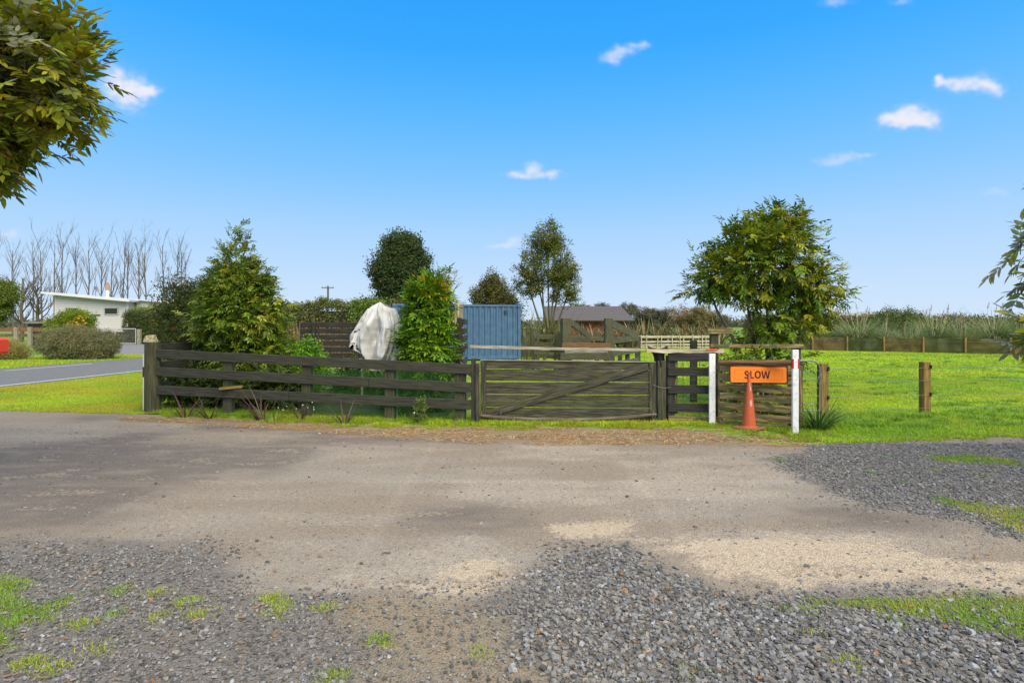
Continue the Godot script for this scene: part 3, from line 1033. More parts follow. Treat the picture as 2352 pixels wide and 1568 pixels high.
# a scatter of yellow young leaves at the shoot tips
func young(o: Node3D, leafmesh: Mesh, lobes: Array, clumps: int, size: float, colors := [Color(0.44, 0.40, 0.018), Color(0.34, 0.36, 0.018), Color(0.50, 0.36, 0.018)]) -> void:
	var got := crown_spots(lobes, clumps, 5, 0.12, Vector2(size * 0.8, size * 1.2), colors, 0.0, 0.7)
	many(o, "young_leaves", leafmesh, M.leaf, got[0])

func V(x: float, y: float, z: float) -> Vector3:
	return Vector3(x, y, z)

func bare_tree_mesh(seed_: int, height: float, spread: float, upright: float, wide: float, fork: float, lead := 0.62, limbs_ := 8, reach := 1.0) -> Array:
	rng.seed = seed_
	var trunk := mb()
	var twigs := mb()
	var top := V(rr(-0.4, 0.4), height * lead, rr(-0.4, 0.4))
	var pts := [V(0, -0.2, 0)]
	for k in range(1, 5):
		pts.append(top * (k / 4.0) + V(rr(-0.12, 0.12), 0, rr(-0.12, 0.12)))
	trunk.tube(pts, [wide, wide * 0.85, wide * 0.7, wide * 0.5, wide * 0.3], 7)
	var todo := []
	for k in limbs_:
		var f := rr(fork, 1.0)
		var p: Vector3 = top * f
		var a := rr(0, TAU)
		todo.append([p, V(cos(a) * spread, upright, sin(a) * spread).normalized(), height * rr(0.22, 0.42) * reach * (1.25 - f * 0.45), wide * 0.36 * (1.25 - f * 0.6), 0])
	while todo.size():
		var j: Array = todo.pop_back()
		var p: Vector3 = j[0]
		var d: Vector3 = j[1]
		var d2: Vector3 = (d + V(rr(-0.2, 0.2), 0.25, rr(-0.2, 0.2))).normalized()
		var a: Vector3 = p + d * j[2] * 0.5
		var b: Vector3 = a + d2 * j[2] * 0.5
		twigs.tube([p, a, b], [j[3], j[3] * 0.7, j[3] * 0.3], 4 if j[4] > 0 else 5, false)
		if j[4] < 2:
			for k in (4 if j[4] == 0 else 3):
				var q: Vector3 = a.lerp(b, rr(0.0, 1.0)) if rng.randf() < 0.6 else p.lerp(a, rr(0.3, 1.0))
				todo.append([q, (d2 + rv(0.55) + V(0, upright * 0.25, 0)).normalized(), j[2] * rr(0.3, 0.55), maxf(j[3] * 0.42, 0.008), j[4] + 1])
	return [trunk.done(), twigs.done()]

func make_near_trees() -> void:
	# the big evergreen whose crown hangs into the top left; its nearest leaves stand singly
	rng.seed = 801
	var leafm := MB.new()
	leafm.oval_leaf(Vector3.ZERO, Vector3.RIGHT, Vector3.BACK, 1.0, 0.38, 0.14, 0.2)
	var leaf_mesh := leafm.done()
	var pal := [Color(0.20, 0.25, 0.016), Color(0.27, 0.29, 0.016), Color(0.13, 0.19, 0.018), Color(0.40, 0.34, 0.018), Color(0.29, 0.29, 0.016), Color(0.15, 0.18, 0.03), Color(0.48, 0.34, 0.016), Color(0.32, 0.30, 0.016)]
	for spec in [
		[V(-6.6, 0, -5.0), "leafy_tree", "large olive green leafy tree overhanging the top left corner", [[V(0.85, 4.1, 0.0), V(1.55, 1.1, 1.0), 1.0], [V(1.55, 3.5, 0.0), V(0.7, 0.5, 0.5), 0.2], [V(-0.9, 4.3, 0), V(1.5, 1.5, 1.5), 0.25], [V(2.05, 3.95, 0.0), V(0.8, 0.65, 0.5), 0.4], [V(1.1, 5.1, 0), V(1.25, 0.9, 1.0), 0.35], [V(0.9, 3.35, 0), V(1.0, 0.45, 0.8), 0.3]], 880, 7, Vector2(0.075, 0.135), 802],
		[V(8.0, 0, -5.0), "leafy_tree", "leafy tree reaching in from the right edge with sparse twigs", [[V(0.7, 3.3, 0.0), V(1.6, 1.2, 1.0), 1.0], [V(0.6, 1.9, 0.0), V(1.5, 0.6, 0.9), 0.35], [V(-3.3, 2.36, 0.0), V(0.16, 0.08, 0.08), 0.022], [V(-3.4, 2.16, 0), V(0.1, 0.06, 0.08), 0.015], [V(-3.27, 1.63, 0.0), V(0.14, 0.11, 0.1), 0.04], [V(-3.35, 2.8, 0), V(0.1, 0.06, 0.08), 0.012]], 240, 6, Vector2(0.075, 0.13), 803]]:
		var o := thing(spec[1], spec[2], "tree", spec[0])
		rng.seed = spec[7]
		var lobes: Array = spec[3]
		var got := crown_spots(lobes, spec[4], spec[5], 0.14, Vector2(1, 1), pal, 0.0, 0.3)
		var sprigs: PackedFloat32Array = got[0]
		var c0: Vector3 = lobes[0][0]
		var stems := [[V(0, -0.1, 0), V(0.05, 1.2, 0), V(0.1, 2.4, 0.1), c0 * V(0.5, 0.85, 1), c0 + V(0.2, 0.4, 0)], [V(0.05, 1.4, 0), V(-0.3, 2.6, -0.2), V(-0.8, 4.2, -0.3), V(-1.0, 5.3, -0.2)]]
		limbs(o, M.bark, stems, got[1], 130, 0.13 if spec[7] == 802 else 0.06)
		var rest := PackedFloat32Array()
		var near := []
		var tw := mb()
		for i in sprigs.size() / 16:
			var k := i * 16
			var b := Basis(V(sprigs[k], sprigs[k + 4], sprigs[k + 8]), V(sprigs[k + 1], sprigs[k + 5], sprigs[k + 9]), V(sprigs[k + 2], sprigs[k + 6], sprigs[k + 10]))
			var p := V(sprigs[k + 3], sprigs[k + 7], sprigs[k + 11])
			var c := Color(sprigs[k + 12], sprigs[k + 13], sprigs[k + 14])
			var stem := rr(0.14, 0.26)
			tw.tube([p - b.x * 0.12, p + b.x * stem], [0.004, 0.002], 4, false)
			for j in 9:
				var s := -1.0 if j % 2 == 0 else 1.0
				var dir := (b.x * rr(0.5, 0.95) + b.z * s * rr(0.5, 1.0) + b.y * rr(-0.35, 0.3)).normalized()
				if j == 8:
					dir = b.x
				var side := dir.cross(b.y + rv(0.45)).normalized()
				var size := rr(spec[6].x, spec[6].y)
				var lb := Basis(dir, side.cross(dir), side) * Basis.from_scale(Vector3.ONE * size)
				var lp := p + b.x * stem * (0.15 + 0.85 * (j / 2) / 4.0)
				var lc := c * rr(0.75, 1.25)
				if rng.randf() < 0.02:
					lc = Color(0.28, 0.12, 0.03)
				var world: Vector3 = spec[0] + lp
				var u := 1176.0 + LENS * world.x / -world.z
				var v := LEVEL - LENS * (world.y - EYE) / -world.z
				if u > 0 and u < 2352 and v > 0:
					near.append([size / -world.z * (1.0 + rr(0, 0.4)) + (1.0 if world.z > -4.6 else 0.0), lb, lp, lc])
				else:
					push(rest, lb, lp, lc)
		part(o, "twigs", tw.done(), M.bark)
		near.sort_custom(func(x, y): return x[0] > y[0])
		var mats := {}
		for i in near.size():
			var q: Array = near[i]
			if i >= 300:
				push(rest, q[1], q[2], q[3])
				continue
			var key := int(q[3].r * 60.0) * 100 + int(q[3].g * 60.0)
			if not mats.has(key):
				var lm := plain((q[3] as Color).linear_to_srgb(), 0.46)
				lm.metallic_specular = 0.25
				lm.backlight_enabled = true
				lm.backlight = Color(0.62, 0.62, 0.62)
				mats[key] = lm
			part(o, "leaf", leaf_mesh, mats[key], Transform3D(q[1], q[2]))
		many(o, "crown", leaf_mesh, M.leaf, rest)

func make_shrubs() -> void:
	var glossy := sprig(810, 4, 0.115, 0.04, 0.18)
	var airy := sprig(815, 3, 0.105, 0.04, 0.17)
	var small := cluster(811, 9, 0.14, 0.06, 0.03)
	var tiny := cluster(812, 12, 0.22, 0.09, 0.045)
	var long_ := sprig(813, 3, 0.12, 0.034, 0.16)
	var ash := [Color(0.124, 0.206, 0.015), Color(0.181, 0.264, 0.018), Color(0.091, 0.157, 0.015), Color(0.281, 0.281, 0.018), Color(0.099, 0.181, 0.018)]
	var ash_y := ash + [Color(0.30, 0.29, 0.018)]
	rng.seed = 820
	# right tree behind the slatted panel
	var f := V(5.15, 0, -11.6)
	var et := shrub("evergreen_tree", "bushy yellow-green tree behind the slatted panel with the orange sign", f, [
		[V(0.0, 2.95, 0), V(1.12, 0.85, 0.95), 1.0], [V(0.25, 3.6, 0), V(0.6, 0.42, 0.5), 0.2], [V(-0.95, 2.65, 0), V(0.5, 0.45, 0.5), 0.22], [V(1.0, 2.45, 0), V(0.55, 0.7, 0.55), 0.28], [V(0.55, 1.9, 0.1), V(0.6, 0.5, 0.5), 0.2], [V(-0.1, 1.55, 0.1), V(0.5, 0.4, 0.45), 0.12], [V(-0.1, 0.95, 0.2), V(0.8, 0.45, 0.45), 0.2], [V(-1.35, 2.4, 0), V(0.25, 0.2, 0.2), 0.03], [V(-0.75, 0.55, 1.1), V(0.75, 0.5, 0.35), 0.22], [V(0.7, 3.75, 0), V(0.25, 0.25, 0.2), 0.04]],
		airy, 470, 7, 0.16, Vector2(0.75, 1.25), ash_y, [[V(0.1, -0.1, 0), V(0.12, 0.8, 0), V(0.3, 1.8, 0), V(0.5, 3.2, 0.1)], [V(0.0, -0.1, 0), V(-0.1, 0.9, 0), V(-0.25, 1.9, -0.1), V(-0.5, 3.3, 0)], [V(-0.1, -0.1, 0.05), V(-0.5, 1.2, 0), V(-0.95, 2.0, 0), V(-1.2, 2.7, 0)], [V(0.1, 0.0, -0.1), V(0.2, 1.5, -0.2), V(0.0, 3.4, 0)]], 0.05, M.leaf, 0.15, 200, 0.25, "tree")
	young(et, airy, [[V(0.1, 3.35, 0.1), V(0.95, 0.55, 0.7), 1.0], [V(1.15, 2.6, 0), V(0.4, 0.6, 0.4), 0.35], [V(-0.8, 2.9, 0.1), V(0.5, 0.4, 0.4), 0.3]], 60, 0.95, [Color(0.36, 0.38, 0.018), Color(0.42, 0.38, 0.018), Color(0.30, 0.36, 0.02)])
	# a few bare shoots that stick out of its crown
	# conical shrub behind the front fence
	f = V(-6.0, 0, -12.4)
	var cs := shrub("conical_shrub", "tall conical glossy green shrub behind the left end of the rail fence", f, [
		[V(0.08, 1.8, 0), V(0.92, 0.85, 0.75), 1.0], [V(0.25, 0.9, 0.1), V(0.9, 0.8, 0.65), 0.8], [V(0.0, 2.5, 0), V(0.72, 0.5, 0.55), 0.4], [V(-0.1, 3.0, 0), V(0.5, 0.36, 0.4), 0.1], [V(0.0, 3.5, 0), V(0.16, 0.22, 0.15), 0.02], [V(-0.55, 3.0, 0), V(0.16, 0.25, 0.15), 0.02], [V(0.55, 2.9, 0), V(0.15, 0.2, 0.15), 0.015]],
		airy, 700, 7, 0.17, Vector2(0.65, 1.05), ash + [Color(0.22, 0.29, 0.06), Color(0.17, 0.25, 0.05)], [[V(0, -0.1, 0), V(0.03, 1.2, 0), V(0, 2.4, 0), V(-0.08, 3.6, 0)], [V(0.05, 0, 0), V(0.4, 1.2, 0), V(0.5, 2.8, 0)], [V(-0.05, 0, 0), V(-0.35, 1.3, 0), V(-0.5, 3.0, 0)]], 0.035, M.leaf, 0.05, 160, 0.35)
	young(cs, airy, [[V(0.3, 2.1, 0.2), V(0.8, 0.7, 0.6), 1.0], [V(-0.1, 3.0, 0), V(0.35, 0.4, 0.3), 0.3]], 70, 0.85, [Color(0.30, 0.35, 0.06), Color(0.24, 0.33, 0.04), Color(0.36, 0.35, 0.03)])
	# shrub at the right end of the fence
	f = V(-1.72, 0, -11.5)
	var us := shrub("upright_shrub", "upright bright green shrub with yellow tips between white cloth and gate", f, [
		[V(0, 1.1, 0), V(0.52, 0.75, 0.45), 1.0], [V(-0.03, 1.9, 0), V(0.4, 0.5, 0.36), 0.55], [V(0.03, 2.3, 0), V(0.36, 0.28, 0.3), 0.25], [V(0.28, 2.5, 0), V(0.14, 0.18, 0.12), 0.04]],
		airy, 300, 8, 0.12, Vector2(0.75, 1.25), [Color(0.116, 0.247, 0.015), Color(0.165, 0.330, 0.018), Color(0.091, 0.181, 0.015), Color(0.22, 0.35, 0.018)], [[V(0, -0.1, 0), V(0.03, 1.2, 0), V(0, 2.5, 0)]], 0.035, M.leaf, 0.25, 60, 0.5)
	young(us, airy, [[V(0.0, 2.35, 0), V(0.4, 0.26, 0.32), 1.0], [V(0.32, 2.62, 0), V(0.16, 0.2, 0.15), 0.25], [V(0.4, 2.1, 0.1), V(0.2, 0.3, 0.2), 0.2]], 46, 0.7)
	# camellia
	f = V(-8.0, 0, -14.4)
	var cam := shrub("camellia_bush", "dark green round bush with red flowers at the fence corner", f, [
		[V(-0.1, 1.5, 0), V(1.0, 1.3, 0.9), 1.0], [V(0.7, 1.9, 0), V(0.85, 1.15, 0.8), 0.8], [V(0.3, 0.7, 0.1), V(1.2, 0.7, 0.9), 0.6], [V(-0.5, 2.4, 0), V(0.5, 0.55, 0.4), 0.15]],
		small, 900, 7, 0.2, Vector2(0.8, 1.3), [Color(0.049, 0.083, 0.018), Color(0.074, 0.099, 0.021), Color(0.058, 0.074, 0.026), Color(0.099, 0.116, 0.026)], [[V(0, -0.1, 0), V(0.1, 1.0, 0), V(0.2, 2.2, 0)]], 0.06, M.leaf, 0.1, 80, 0.5)
	var bloom := mb()
	for k in 7:
		var a := TAU * k / 7.0
		bloom.leaf(Vector3.ZERO, V(cos(a), 0.5, sin(a)).normalized(), V(-sin(a), 0, cos(a)), 0.05, 0.045)
	var bloom_mesh := bloom.done()
	var red := plain(lin(0.55, 0.07, 0.03), 0.6)
	for k in 34:
		var dir := V(rr(-1, 1), rr(-0.3, 1), rr(0.2, 1)).normalized()
		part(cam, "flower", bloom_mesh, red, Transform3D(Basis(V(0, 0, 1), rr(-1, 1)).scaled(Vector3.ONE * rr(0.6, 1.0)), V(0.2, 1.6, 0) + dir * V(1.25, 1.3, 1.0)))
	# low bush inside the yard
	f = V(-4.55, 0, -12.6)
	shrub("low_bush", "low bright green bush in the yard beside the white cloth", f, [[V(0, 0.75, 0), V(0.42, 0.55, 0.4), 1.0], [V(-0.7, 0.9, 0), V(0.5, 0.62, 0.4), 0.8]],
		small, 170, 7, 0.12, Vector2(0.8, 1.3), [Color(0.132, 0.314, 0.018), Color(0.198, 0.412, 0.021), Color(0.091, 0.198, 0.018)], [[V(0, -0.1, 0), V(0, 0.5, 0), V(0, 1.1, 0)], [V(-0.7, -0.1, 0), V(-0.7, 0.6, 0), V(-0.7, 1.3, 0)]], 0.02, M.leaf, 0.0, 30)
	var k_low := 0
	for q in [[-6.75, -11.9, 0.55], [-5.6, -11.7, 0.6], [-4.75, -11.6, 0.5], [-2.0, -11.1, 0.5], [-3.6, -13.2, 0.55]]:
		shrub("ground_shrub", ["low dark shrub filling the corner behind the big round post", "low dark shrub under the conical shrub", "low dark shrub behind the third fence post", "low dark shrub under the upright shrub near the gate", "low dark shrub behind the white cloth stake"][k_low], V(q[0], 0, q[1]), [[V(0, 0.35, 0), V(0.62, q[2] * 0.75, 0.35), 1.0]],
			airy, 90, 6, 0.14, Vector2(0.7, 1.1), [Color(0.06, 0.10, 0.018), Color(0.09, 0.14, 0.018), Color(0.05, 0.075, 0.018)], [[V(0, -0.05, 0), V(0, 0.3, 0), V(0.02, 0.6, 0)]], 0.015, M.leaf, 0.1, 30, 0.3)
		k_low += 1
	# trees round the container
	f = V(-6.25, 0, -32.0)
	shrub("round_tree", "dense dark green round tree behind the white cloth", f, [[V(0, 4.6, 0), V(1.55, 2.0, 1.5), 1.0], [V(0.35, 3.3, 0), V(1.8, 1.3, 1.5), 0.6], [V(0.1, 6.0, 0), V(0.95, 0.75, 0.9), 0.25], [V(-0.2, 2.2, 0), V(1.3, 0.9, 1.3), 0.3]],
		tiny, 520, 9, 0.36, Vector2(1.2, 1.9), [Color(0.049, 0.086, 0.023), Color(0.069, 0.107, 0.026), Color(0.058, 0.091, 0.032), Color(0.099, 0.116, 0.039)], [[V(0, -0.1, 0), V(0, 2, 0), V(0.1, 4, 0), V(0, 6, 0)]], 0.14, M.leaf, 0.1, 80, 0.6, "tree")
	f = V(2.05, 0, -33.0)
	shrub("multi_stemmed_tree", "many-stemmed airy tree standing behind the stock yard", f, [[V(0.0, 5.2, 0), V(1.75, 1.75, 1.5), 1.0], [V(0.1, 6.7, 0), V(0.95, 0.9, 0.8), 0.3], [V(1.05, 4.3, 0), V(0.95, 1.2, 0.9), 0.35], [V(-1.2, 4.1, 0), V(0.75, 0.8, 0.8), 0.2], [V(1.0, 3.2, 0), V(0.9, 0.4, 0.6), 0.10]],
		tiny, 330, 6, 0.28, Vector2(0.9, 1.5), [Color(0.091, 0.124, 0.023), Color(0.148, 0.165, 0.023), Color(0.074, 0.099, 0.026), Color(0.247, 0.214, 0.026)], [[V(0, -0.1, 0), V(-0.1, 2, 0), V(-0.5, 4, 0), V(-0.9, 6, 0)], [V(0.1, -0.1, 0), V(0.1, 2, 0), V(0.05, 4.2, 0), V(0.1, 6.8, 0)], [V(0.2, -0.1, 0), V(0.35, 2, 0), V(0.7, 4, 0), V(0.8, 6, 0)], [V(-0.2, -0.1, 0), V(-0.5, 2, 0), V(-1.0, 3.6, 0), V(-1.3, 4.6, 0)], [V(0.3, -0.1, 0), V(0.7, 2, 0), V(1.2, 3.4, 0), V(1.5, 4.6, 0)], [V(0.0, -0.1, 0.2), V(-0.2, 2.3, 0.2), V(-0.3, 4, 0.2), V(-0.4, 6.2, 0.1)], [V(0.1, -0.1, 0.2), V(0.25, 2.3, 0.2), V(0.4, 4, 0.2), V(0.4, 6.2, 0.1)]], 0.07, M.leaf, 0.15, 200, 0.5, "tree")
	f = V(-1.25, 0, -37.0)
	shrub("rounded_tree", "olive brown rounded tree rising behind the blue container", f, [[V(0, 3.2, 0), V(1.5, 1.2, 1.2), 1.0], [V(0, 4.2, 0), V(0.7, 0.75, 0.7), 0.25], [V(0.9, 2.6, 0), V(0.9, 0.8, 0.9), 0.4]],
		tiny, 230, 8, 0.34, Vector2(1.1, 1.7), [Color(0.140, 0.132, 0.026), Color(0.198, 0.173, 0.028), Color(0.099, 0.107, 0.026)], [[V(0, -0.1, 0), V(0, 2, 0), V(0, 4, 0)]], 0.1, M.dull, 0.1, 60, 0.4, "tree")
	var bt := bare_tree_mesh(840, 7.2, 0.75, 0.8, 0.16, 0.25)
	var o := thing("bare_tree", "small leafless tree between the dark round tree and the container", "tree", V(-5.0, 0, -42.0))
	part(o, "trunk", bt[0], M.twig)
	part(o, "branches", bt[1], M.twig)
	# across the road on the left
	f = V(-43.2, 0, -47.5)
	shrub("clipped_tree", "olive green conifer at the far left edge behind the farm fence", f, [[V(0, 4.2, 0), V(1.3, 1.1, 1.2), 1.0], [V(-0.4, 3.0, 0), V(1.4, 0.9, 1.2), 0.6]], tiny, 260, 9, 0.34, Vector2(1.3, 2.0), [Color(0.148, 0.190, 0.015), Color(0.099, 0.148, 0.015), Color(0.214, 0.231, 0.018)], [[V(0, -0.1, 0), V(0, 2, 0), V(0, 4.5, 0)]], 0.14, M.dull, 0.1, 40, 0.5, "tree")
	for k in 2:
		bt = bare_tree_mesh(842 + k, 9.0 - k, 0.8, 0.8, 0.2, 0.2, 0.7, 16, 0.8)
		o = thing("budding_tree", ["thick-trunked brown leafless tree left of the white house", "second brown leafless tree with fanned branches nearer the white house"][k], "tree", [V(-48.6, 0, -56.0), V(-48.0, 0, -57.5)][k])
		part(o, "trunk", bt[0], M.twig)
		part(o, "branches", bt[1], M.bark)
	f = V(-34.0, 0, -44.0)
	var cit := shrub("citrus_tree", "citrus tree hung with orange fruit in front of the white house", f, [[V(0, 2.0, 0), V(1.3, 0.75, 1.0), 1.0], [V(-1.2, 1.6, 0), V(1.0, 0.55, 0.8), 0.5], [V(0.8, 1.9, 0), V(0.7, 0.75, 0.7), 0.5]],
		tiny, 200, 8, 0.28, Vector2(1.0, 1.5), [Color(0.165, 0.264, 0.018), Color(0.281, 0.363, 0.018), Color(0.099, 0.165, 0.018), Color(0.396, 0.396, 0.026)], [[V(0, -0.1, 0), V(0, 1, 0), V(0, 2.2, 0)]], 0.08, M.leaf, 0.0, 40, 0.5, "tree")
	var fruit := SphereMesh.new()
	fruit.radius = 0.085
	fruit.height = 0.165
	fruit.radial_segments = 10
	fruit.rings = 6
	var orange := plain(lin(0.62, 0.28, 0.02), 0.5)
	for k in 46:
		var dir := V(rr(-0.7, 1), rr(-0.8, 0.8), rr(0.4, 1)).normalized()
		part(cit, "fruit", fruit, orange, Transform3D(Basis.IDENTITY, V(0.45, 1.85, 0) + dir * V(1.1, 0.75, 0.9) * rr(0.75, 1.02)))
	# rounded grey-green bush on the far verge
	f = V(-21.35, 0, -27.8)
	var twiggy := cluster(814, 14, 0.2, 0.07, 0.022)
	shrub("clipped_bush", "wide grey-green rounded bush beside the road", f, [[V(0, 0.75, 0), V(1.95, 0.75, 1.0), 1.0], [V(-0.4, 1.0, 0), V(1.3, 0.55, 0.9), 0.5], [V(0.9, 0.6, 0.1), V(1.0, 0.75, 0.9), 0.5]],
		twiggy, 900, 8, 0.18, Vector2(0.8, 1.3), [Color(0.20, 0.22, 0.11), Color(0.231, 0.231, 0.090), Color(0.140, 0.157, 0.051), Color(0.198, 0.157, 0.064)], [[V(0, -0.1, 0), V(0, 0.5, 0), V(0, 1.1, 0)]], 0.05, M.dull, -0.3, 60, 0.7)
	f = V(-24.5, 0, -27.2)
	shrub("dry_bush", "low brown and green scrub at the far left verge", f, [[V(0, 0.4, 0), V(1.2, 0.55, 0.8), 1.0], [V(-1.3, 0.6, 0), V(1.0, 0.8, 0.8), 0.7]],
		twiggy, 300, 8, 0.18, Vector2(0.9, 1.4), [Color(0.363, 0.214, 0.077), Color(0.214, 0.281, 0.039), Color(0.429, 0.281, 0.103)], [[V(0, -0.1, 0), V(0, 0.3, 0), V(0, 0.6, 0)]], 0.03, M.dull, -0.2, 30)
	# hedges
	hedge("garden_hedge", "dense dark hedge beside the white house and metal gate", V(-32.2, 0, -50.2), V(3.4, 2.65, 2.0), 0.0, [Color(0.083, 0.116, 0.023), Color(0.116, 0.140, 0.026), Color(0.066, 0.091, 0.023)], tiny, 1500, 1.2)
	hedge("clipped_hedge", "light green clipped hedge top showing beside the house wing", V(-33.4, 0, -53.3), V(4.6, 3.15, 1.4), 0.0, [Color(0.247, 0.281, 0.039), Color(0.198, 0.231, 0.039)], tiny, 900, 1.2)
	hedge("shelter_hedge", "long shaggy shelter hedge behind the dark board fence", V(-9.6, 0, -31.0), V(7.6, 2.75, 1.6), -0.06, [Color(0.116, 0.140, 0.028), Color(0.165, 0.173, 0.039), Color(0.214, 0.198, 0.058), Color(0.083, 0.107, 0.026)], tiny, 2600, 1.1)
	hedge("green_hedge", "fresh green hedge end beside the dark round tree", V(-7.6, 0, -30.2), V(1.8, 2.9, 1.4), 0.0, [Color(0.132, 0.214, 0.023), Color(0.181, 0.264, 0.026)], tiny, 420, 1.1)
	hedge("brown_hedge", "brown winter hedge behind the pampas grass", V(26.0, 0, -48.0), V(12.0, 2.3, 2.0), 0.0, [Color(0.231, 0.165, 0.064), Color(0.181, 0.140, 0.051), Color(0.148, 0.148, 0.045)], tiny, 1500, 1.5)
	hedge("olive_hedge", "long low olive hedge at the back of the paddock on the right", V(42.0, 0, -50.0), V(20.0, 2.2, 2.0), 0.0, [Color(0.165, 0.165, 0.051), Color(0.214, 0.198, 0.064), Color(0.132, 0.140, 0.039)], tiny, 1600, 1.6)
	f = V(31.0, 0, -45.5)
	shrub("round_bush", "rounded green bush above the pampas grass", f, [[V(0, 1.5, 0), V(2.2, 1.3, 1.2), 1.0]], tiny, 200, 9, 0.4, Vector2(1.3, 1.9), [Color(0.116, 0.165, 0.026), Color(0.074, 0.116, 0.023), Color(0.165, 0.198, 0.026)], [[V(0, -0.1, 0), V(0, 0.8, 0), V(0, 1.8, 0)]], 0.08, M.dull, 0.0, 30)
	# dry stems in front of the shelter hedge
	var reeds := mb()
	rng.seed = 851
	for i in 900:
		var x := rr(-13.4, -7.6)
		reeds.blade(V(x, 0, -29.6 + rr(-0.4, 0.4)), V(rr(-0.35, 0.35), 1, rr(-0.2, 0.2)).normalized(), rr(1.4, 2.5), rr(0.02, 0.035), rr(0.0, 0.7), 3)
	var dry := plain(lin(0.40, 0.28, 0.15), 0.9)
	var rd := part(self, "dry_reeds", reeds.done(), dry)
	rd.set_meta("kind", "stuff")
	tag(rd, "straw coloured dry stems standing in front of the shelter hedge", "reeds")

func hedge(called: String, label: String, mid: Vector3, size: Vector3, turn: float, colors: Array, leafmesh: Mesh, count: int, scale_: float) -> void:
	var o := thing(called, label, "hedge", mid, turn)
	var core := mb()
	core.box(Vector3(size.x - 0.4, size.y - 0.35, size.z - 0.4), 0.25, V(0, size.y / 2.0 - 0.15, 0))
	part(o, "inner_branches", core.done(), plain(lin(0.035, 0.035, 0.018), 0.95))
	var buf := PackedFloat32Array()
	var n := noise(0.6, 860 + count, 3)
	for i in count:
		var f := rng.randf()
		var x := rr(-0.5, 0.5) * size.x
		var bump := n.get_noise_2d(x, mid.x) * 0.45
		var p: Vector3
		var outd: Vector3
		if f < 0.34:
			p = V(x, size.y + bump + rr(-0.25, 0.12), rr(-0.5, 0.5) * size.z)
			outd = V(0, 1, 0)
		elif f < 0.85:
			var y := rr(0.05, 1.0) * size.y
			p = V(x, y + bump * y / size.y, size.z * 0.5 + rr(-0.3, 0.1) + n.get_noise_2d(x, y) * 0.3)
			outd = V(0, 0.2, 1)
		else:
			var s := -1.0 if f < 0.925 else 1.0
			p = V(s * (size.x * 0.5 + rr(-0.25, 0.1)), rr(0.05, 1.0) * size.y, rr(-0.5, 0.5) * size.z)
			outd = V(s, 0.2, 0)
		var ax := (outd + rv(0.8)).normalized()
		var z := ax.cross(V(rr(-0.5, 0.5), 1, rr(-0.5, 0.5))).normalized()
		var c: Color = (colors[rng.randi() % colors.size()] as Color).lerp(colors[0], clampf(n.get_noise_2d(x * 2.0, p.y * 2.0) + 0.3, 0, 1)) * rr(0.75, 1.3)
		push(buf, Basis(ax, z.cross(ax), z).scaled_local(Vector3.ONE * scale_ * rr(0.8, 1.4)), p, c)
	many(o, "foliage", leafmesh, M.dull, buf)

func make_poplars() -> void:
	var kinds := []
	for k in 5:
		kinds.append(bare_tree_mesh(870 + k, 18.5, 0.36, 1.0, 0.145, 0.36, 0.8, 12, 0.7))
	rng.seed = 880
	var bark: Material = M.twig
	var us := [28, 76, 96, 122, 142, 176, 203, 229, 252, 278, 290, 318, 334, 378, 400, 418, -8, -30]
	us.sort()
	var i := 0
	for u in us:
		var d := rr(88.0, 100.0)
		var p := at(u, LEVEL, d)
		var words := ["first", "second", "third", "fourth", "fifth", "sixth", "seventh", "eighth", "ninth", "tenth", "eleventh", "twelfth", "thirteenth", "fourteenth", "fifteenth", "sixteenth", "seventeenth", "eighteenth"]
		var o := thing("poplar_tree", "tall bare poplar behind the white house, %s from the left in its row" % words[i], "tree", V(p.x, 0, p.z), rr(0, TAU), "row of leafless poplars")
		part(o, "trunk", kinds[i % 5][0], bark)
		part(o, "branches", kinds[i % 5][1], bark)
		o.scale = Vector3(1, rr(0.88, 1.02), 1)
		i += 1

func flax(called: String, label: String, foot: Vector3, leaves: int, length: float, width: float, colors: Array, spread: float, parts: bool, group := "") -> void:
	var o := thing(called, label, "flax", foot, 0.0, group)
	var all := mb()
	for i in leaves:
		var a := rr(0, TAU)
		var dir := V(cos(a) * rr(0.1, spread), 1.0, sin(a) * rr(0.1, spread) * 0.7).normalized()
		var c: Color = colors[rng.randi() % colors.size()]
		var m := mb() if parts else all
		m.color = c
		m.blade(V(cos(a) * 0.06, -0.02, sin(a) * 0.06) * (1.0 if parts else 3.0), dir, length * rr(0.6, 1.1), width * rr(0.7, 1.2), rr(0.1, 1.1), 5)
		if parts:
			part(o, "leaf", m.done(true), M.dull)
	if not parts:
		var f := part(o, "leaves", all.done(true), M.dull)
		f.set_meta("kind", "stuff")

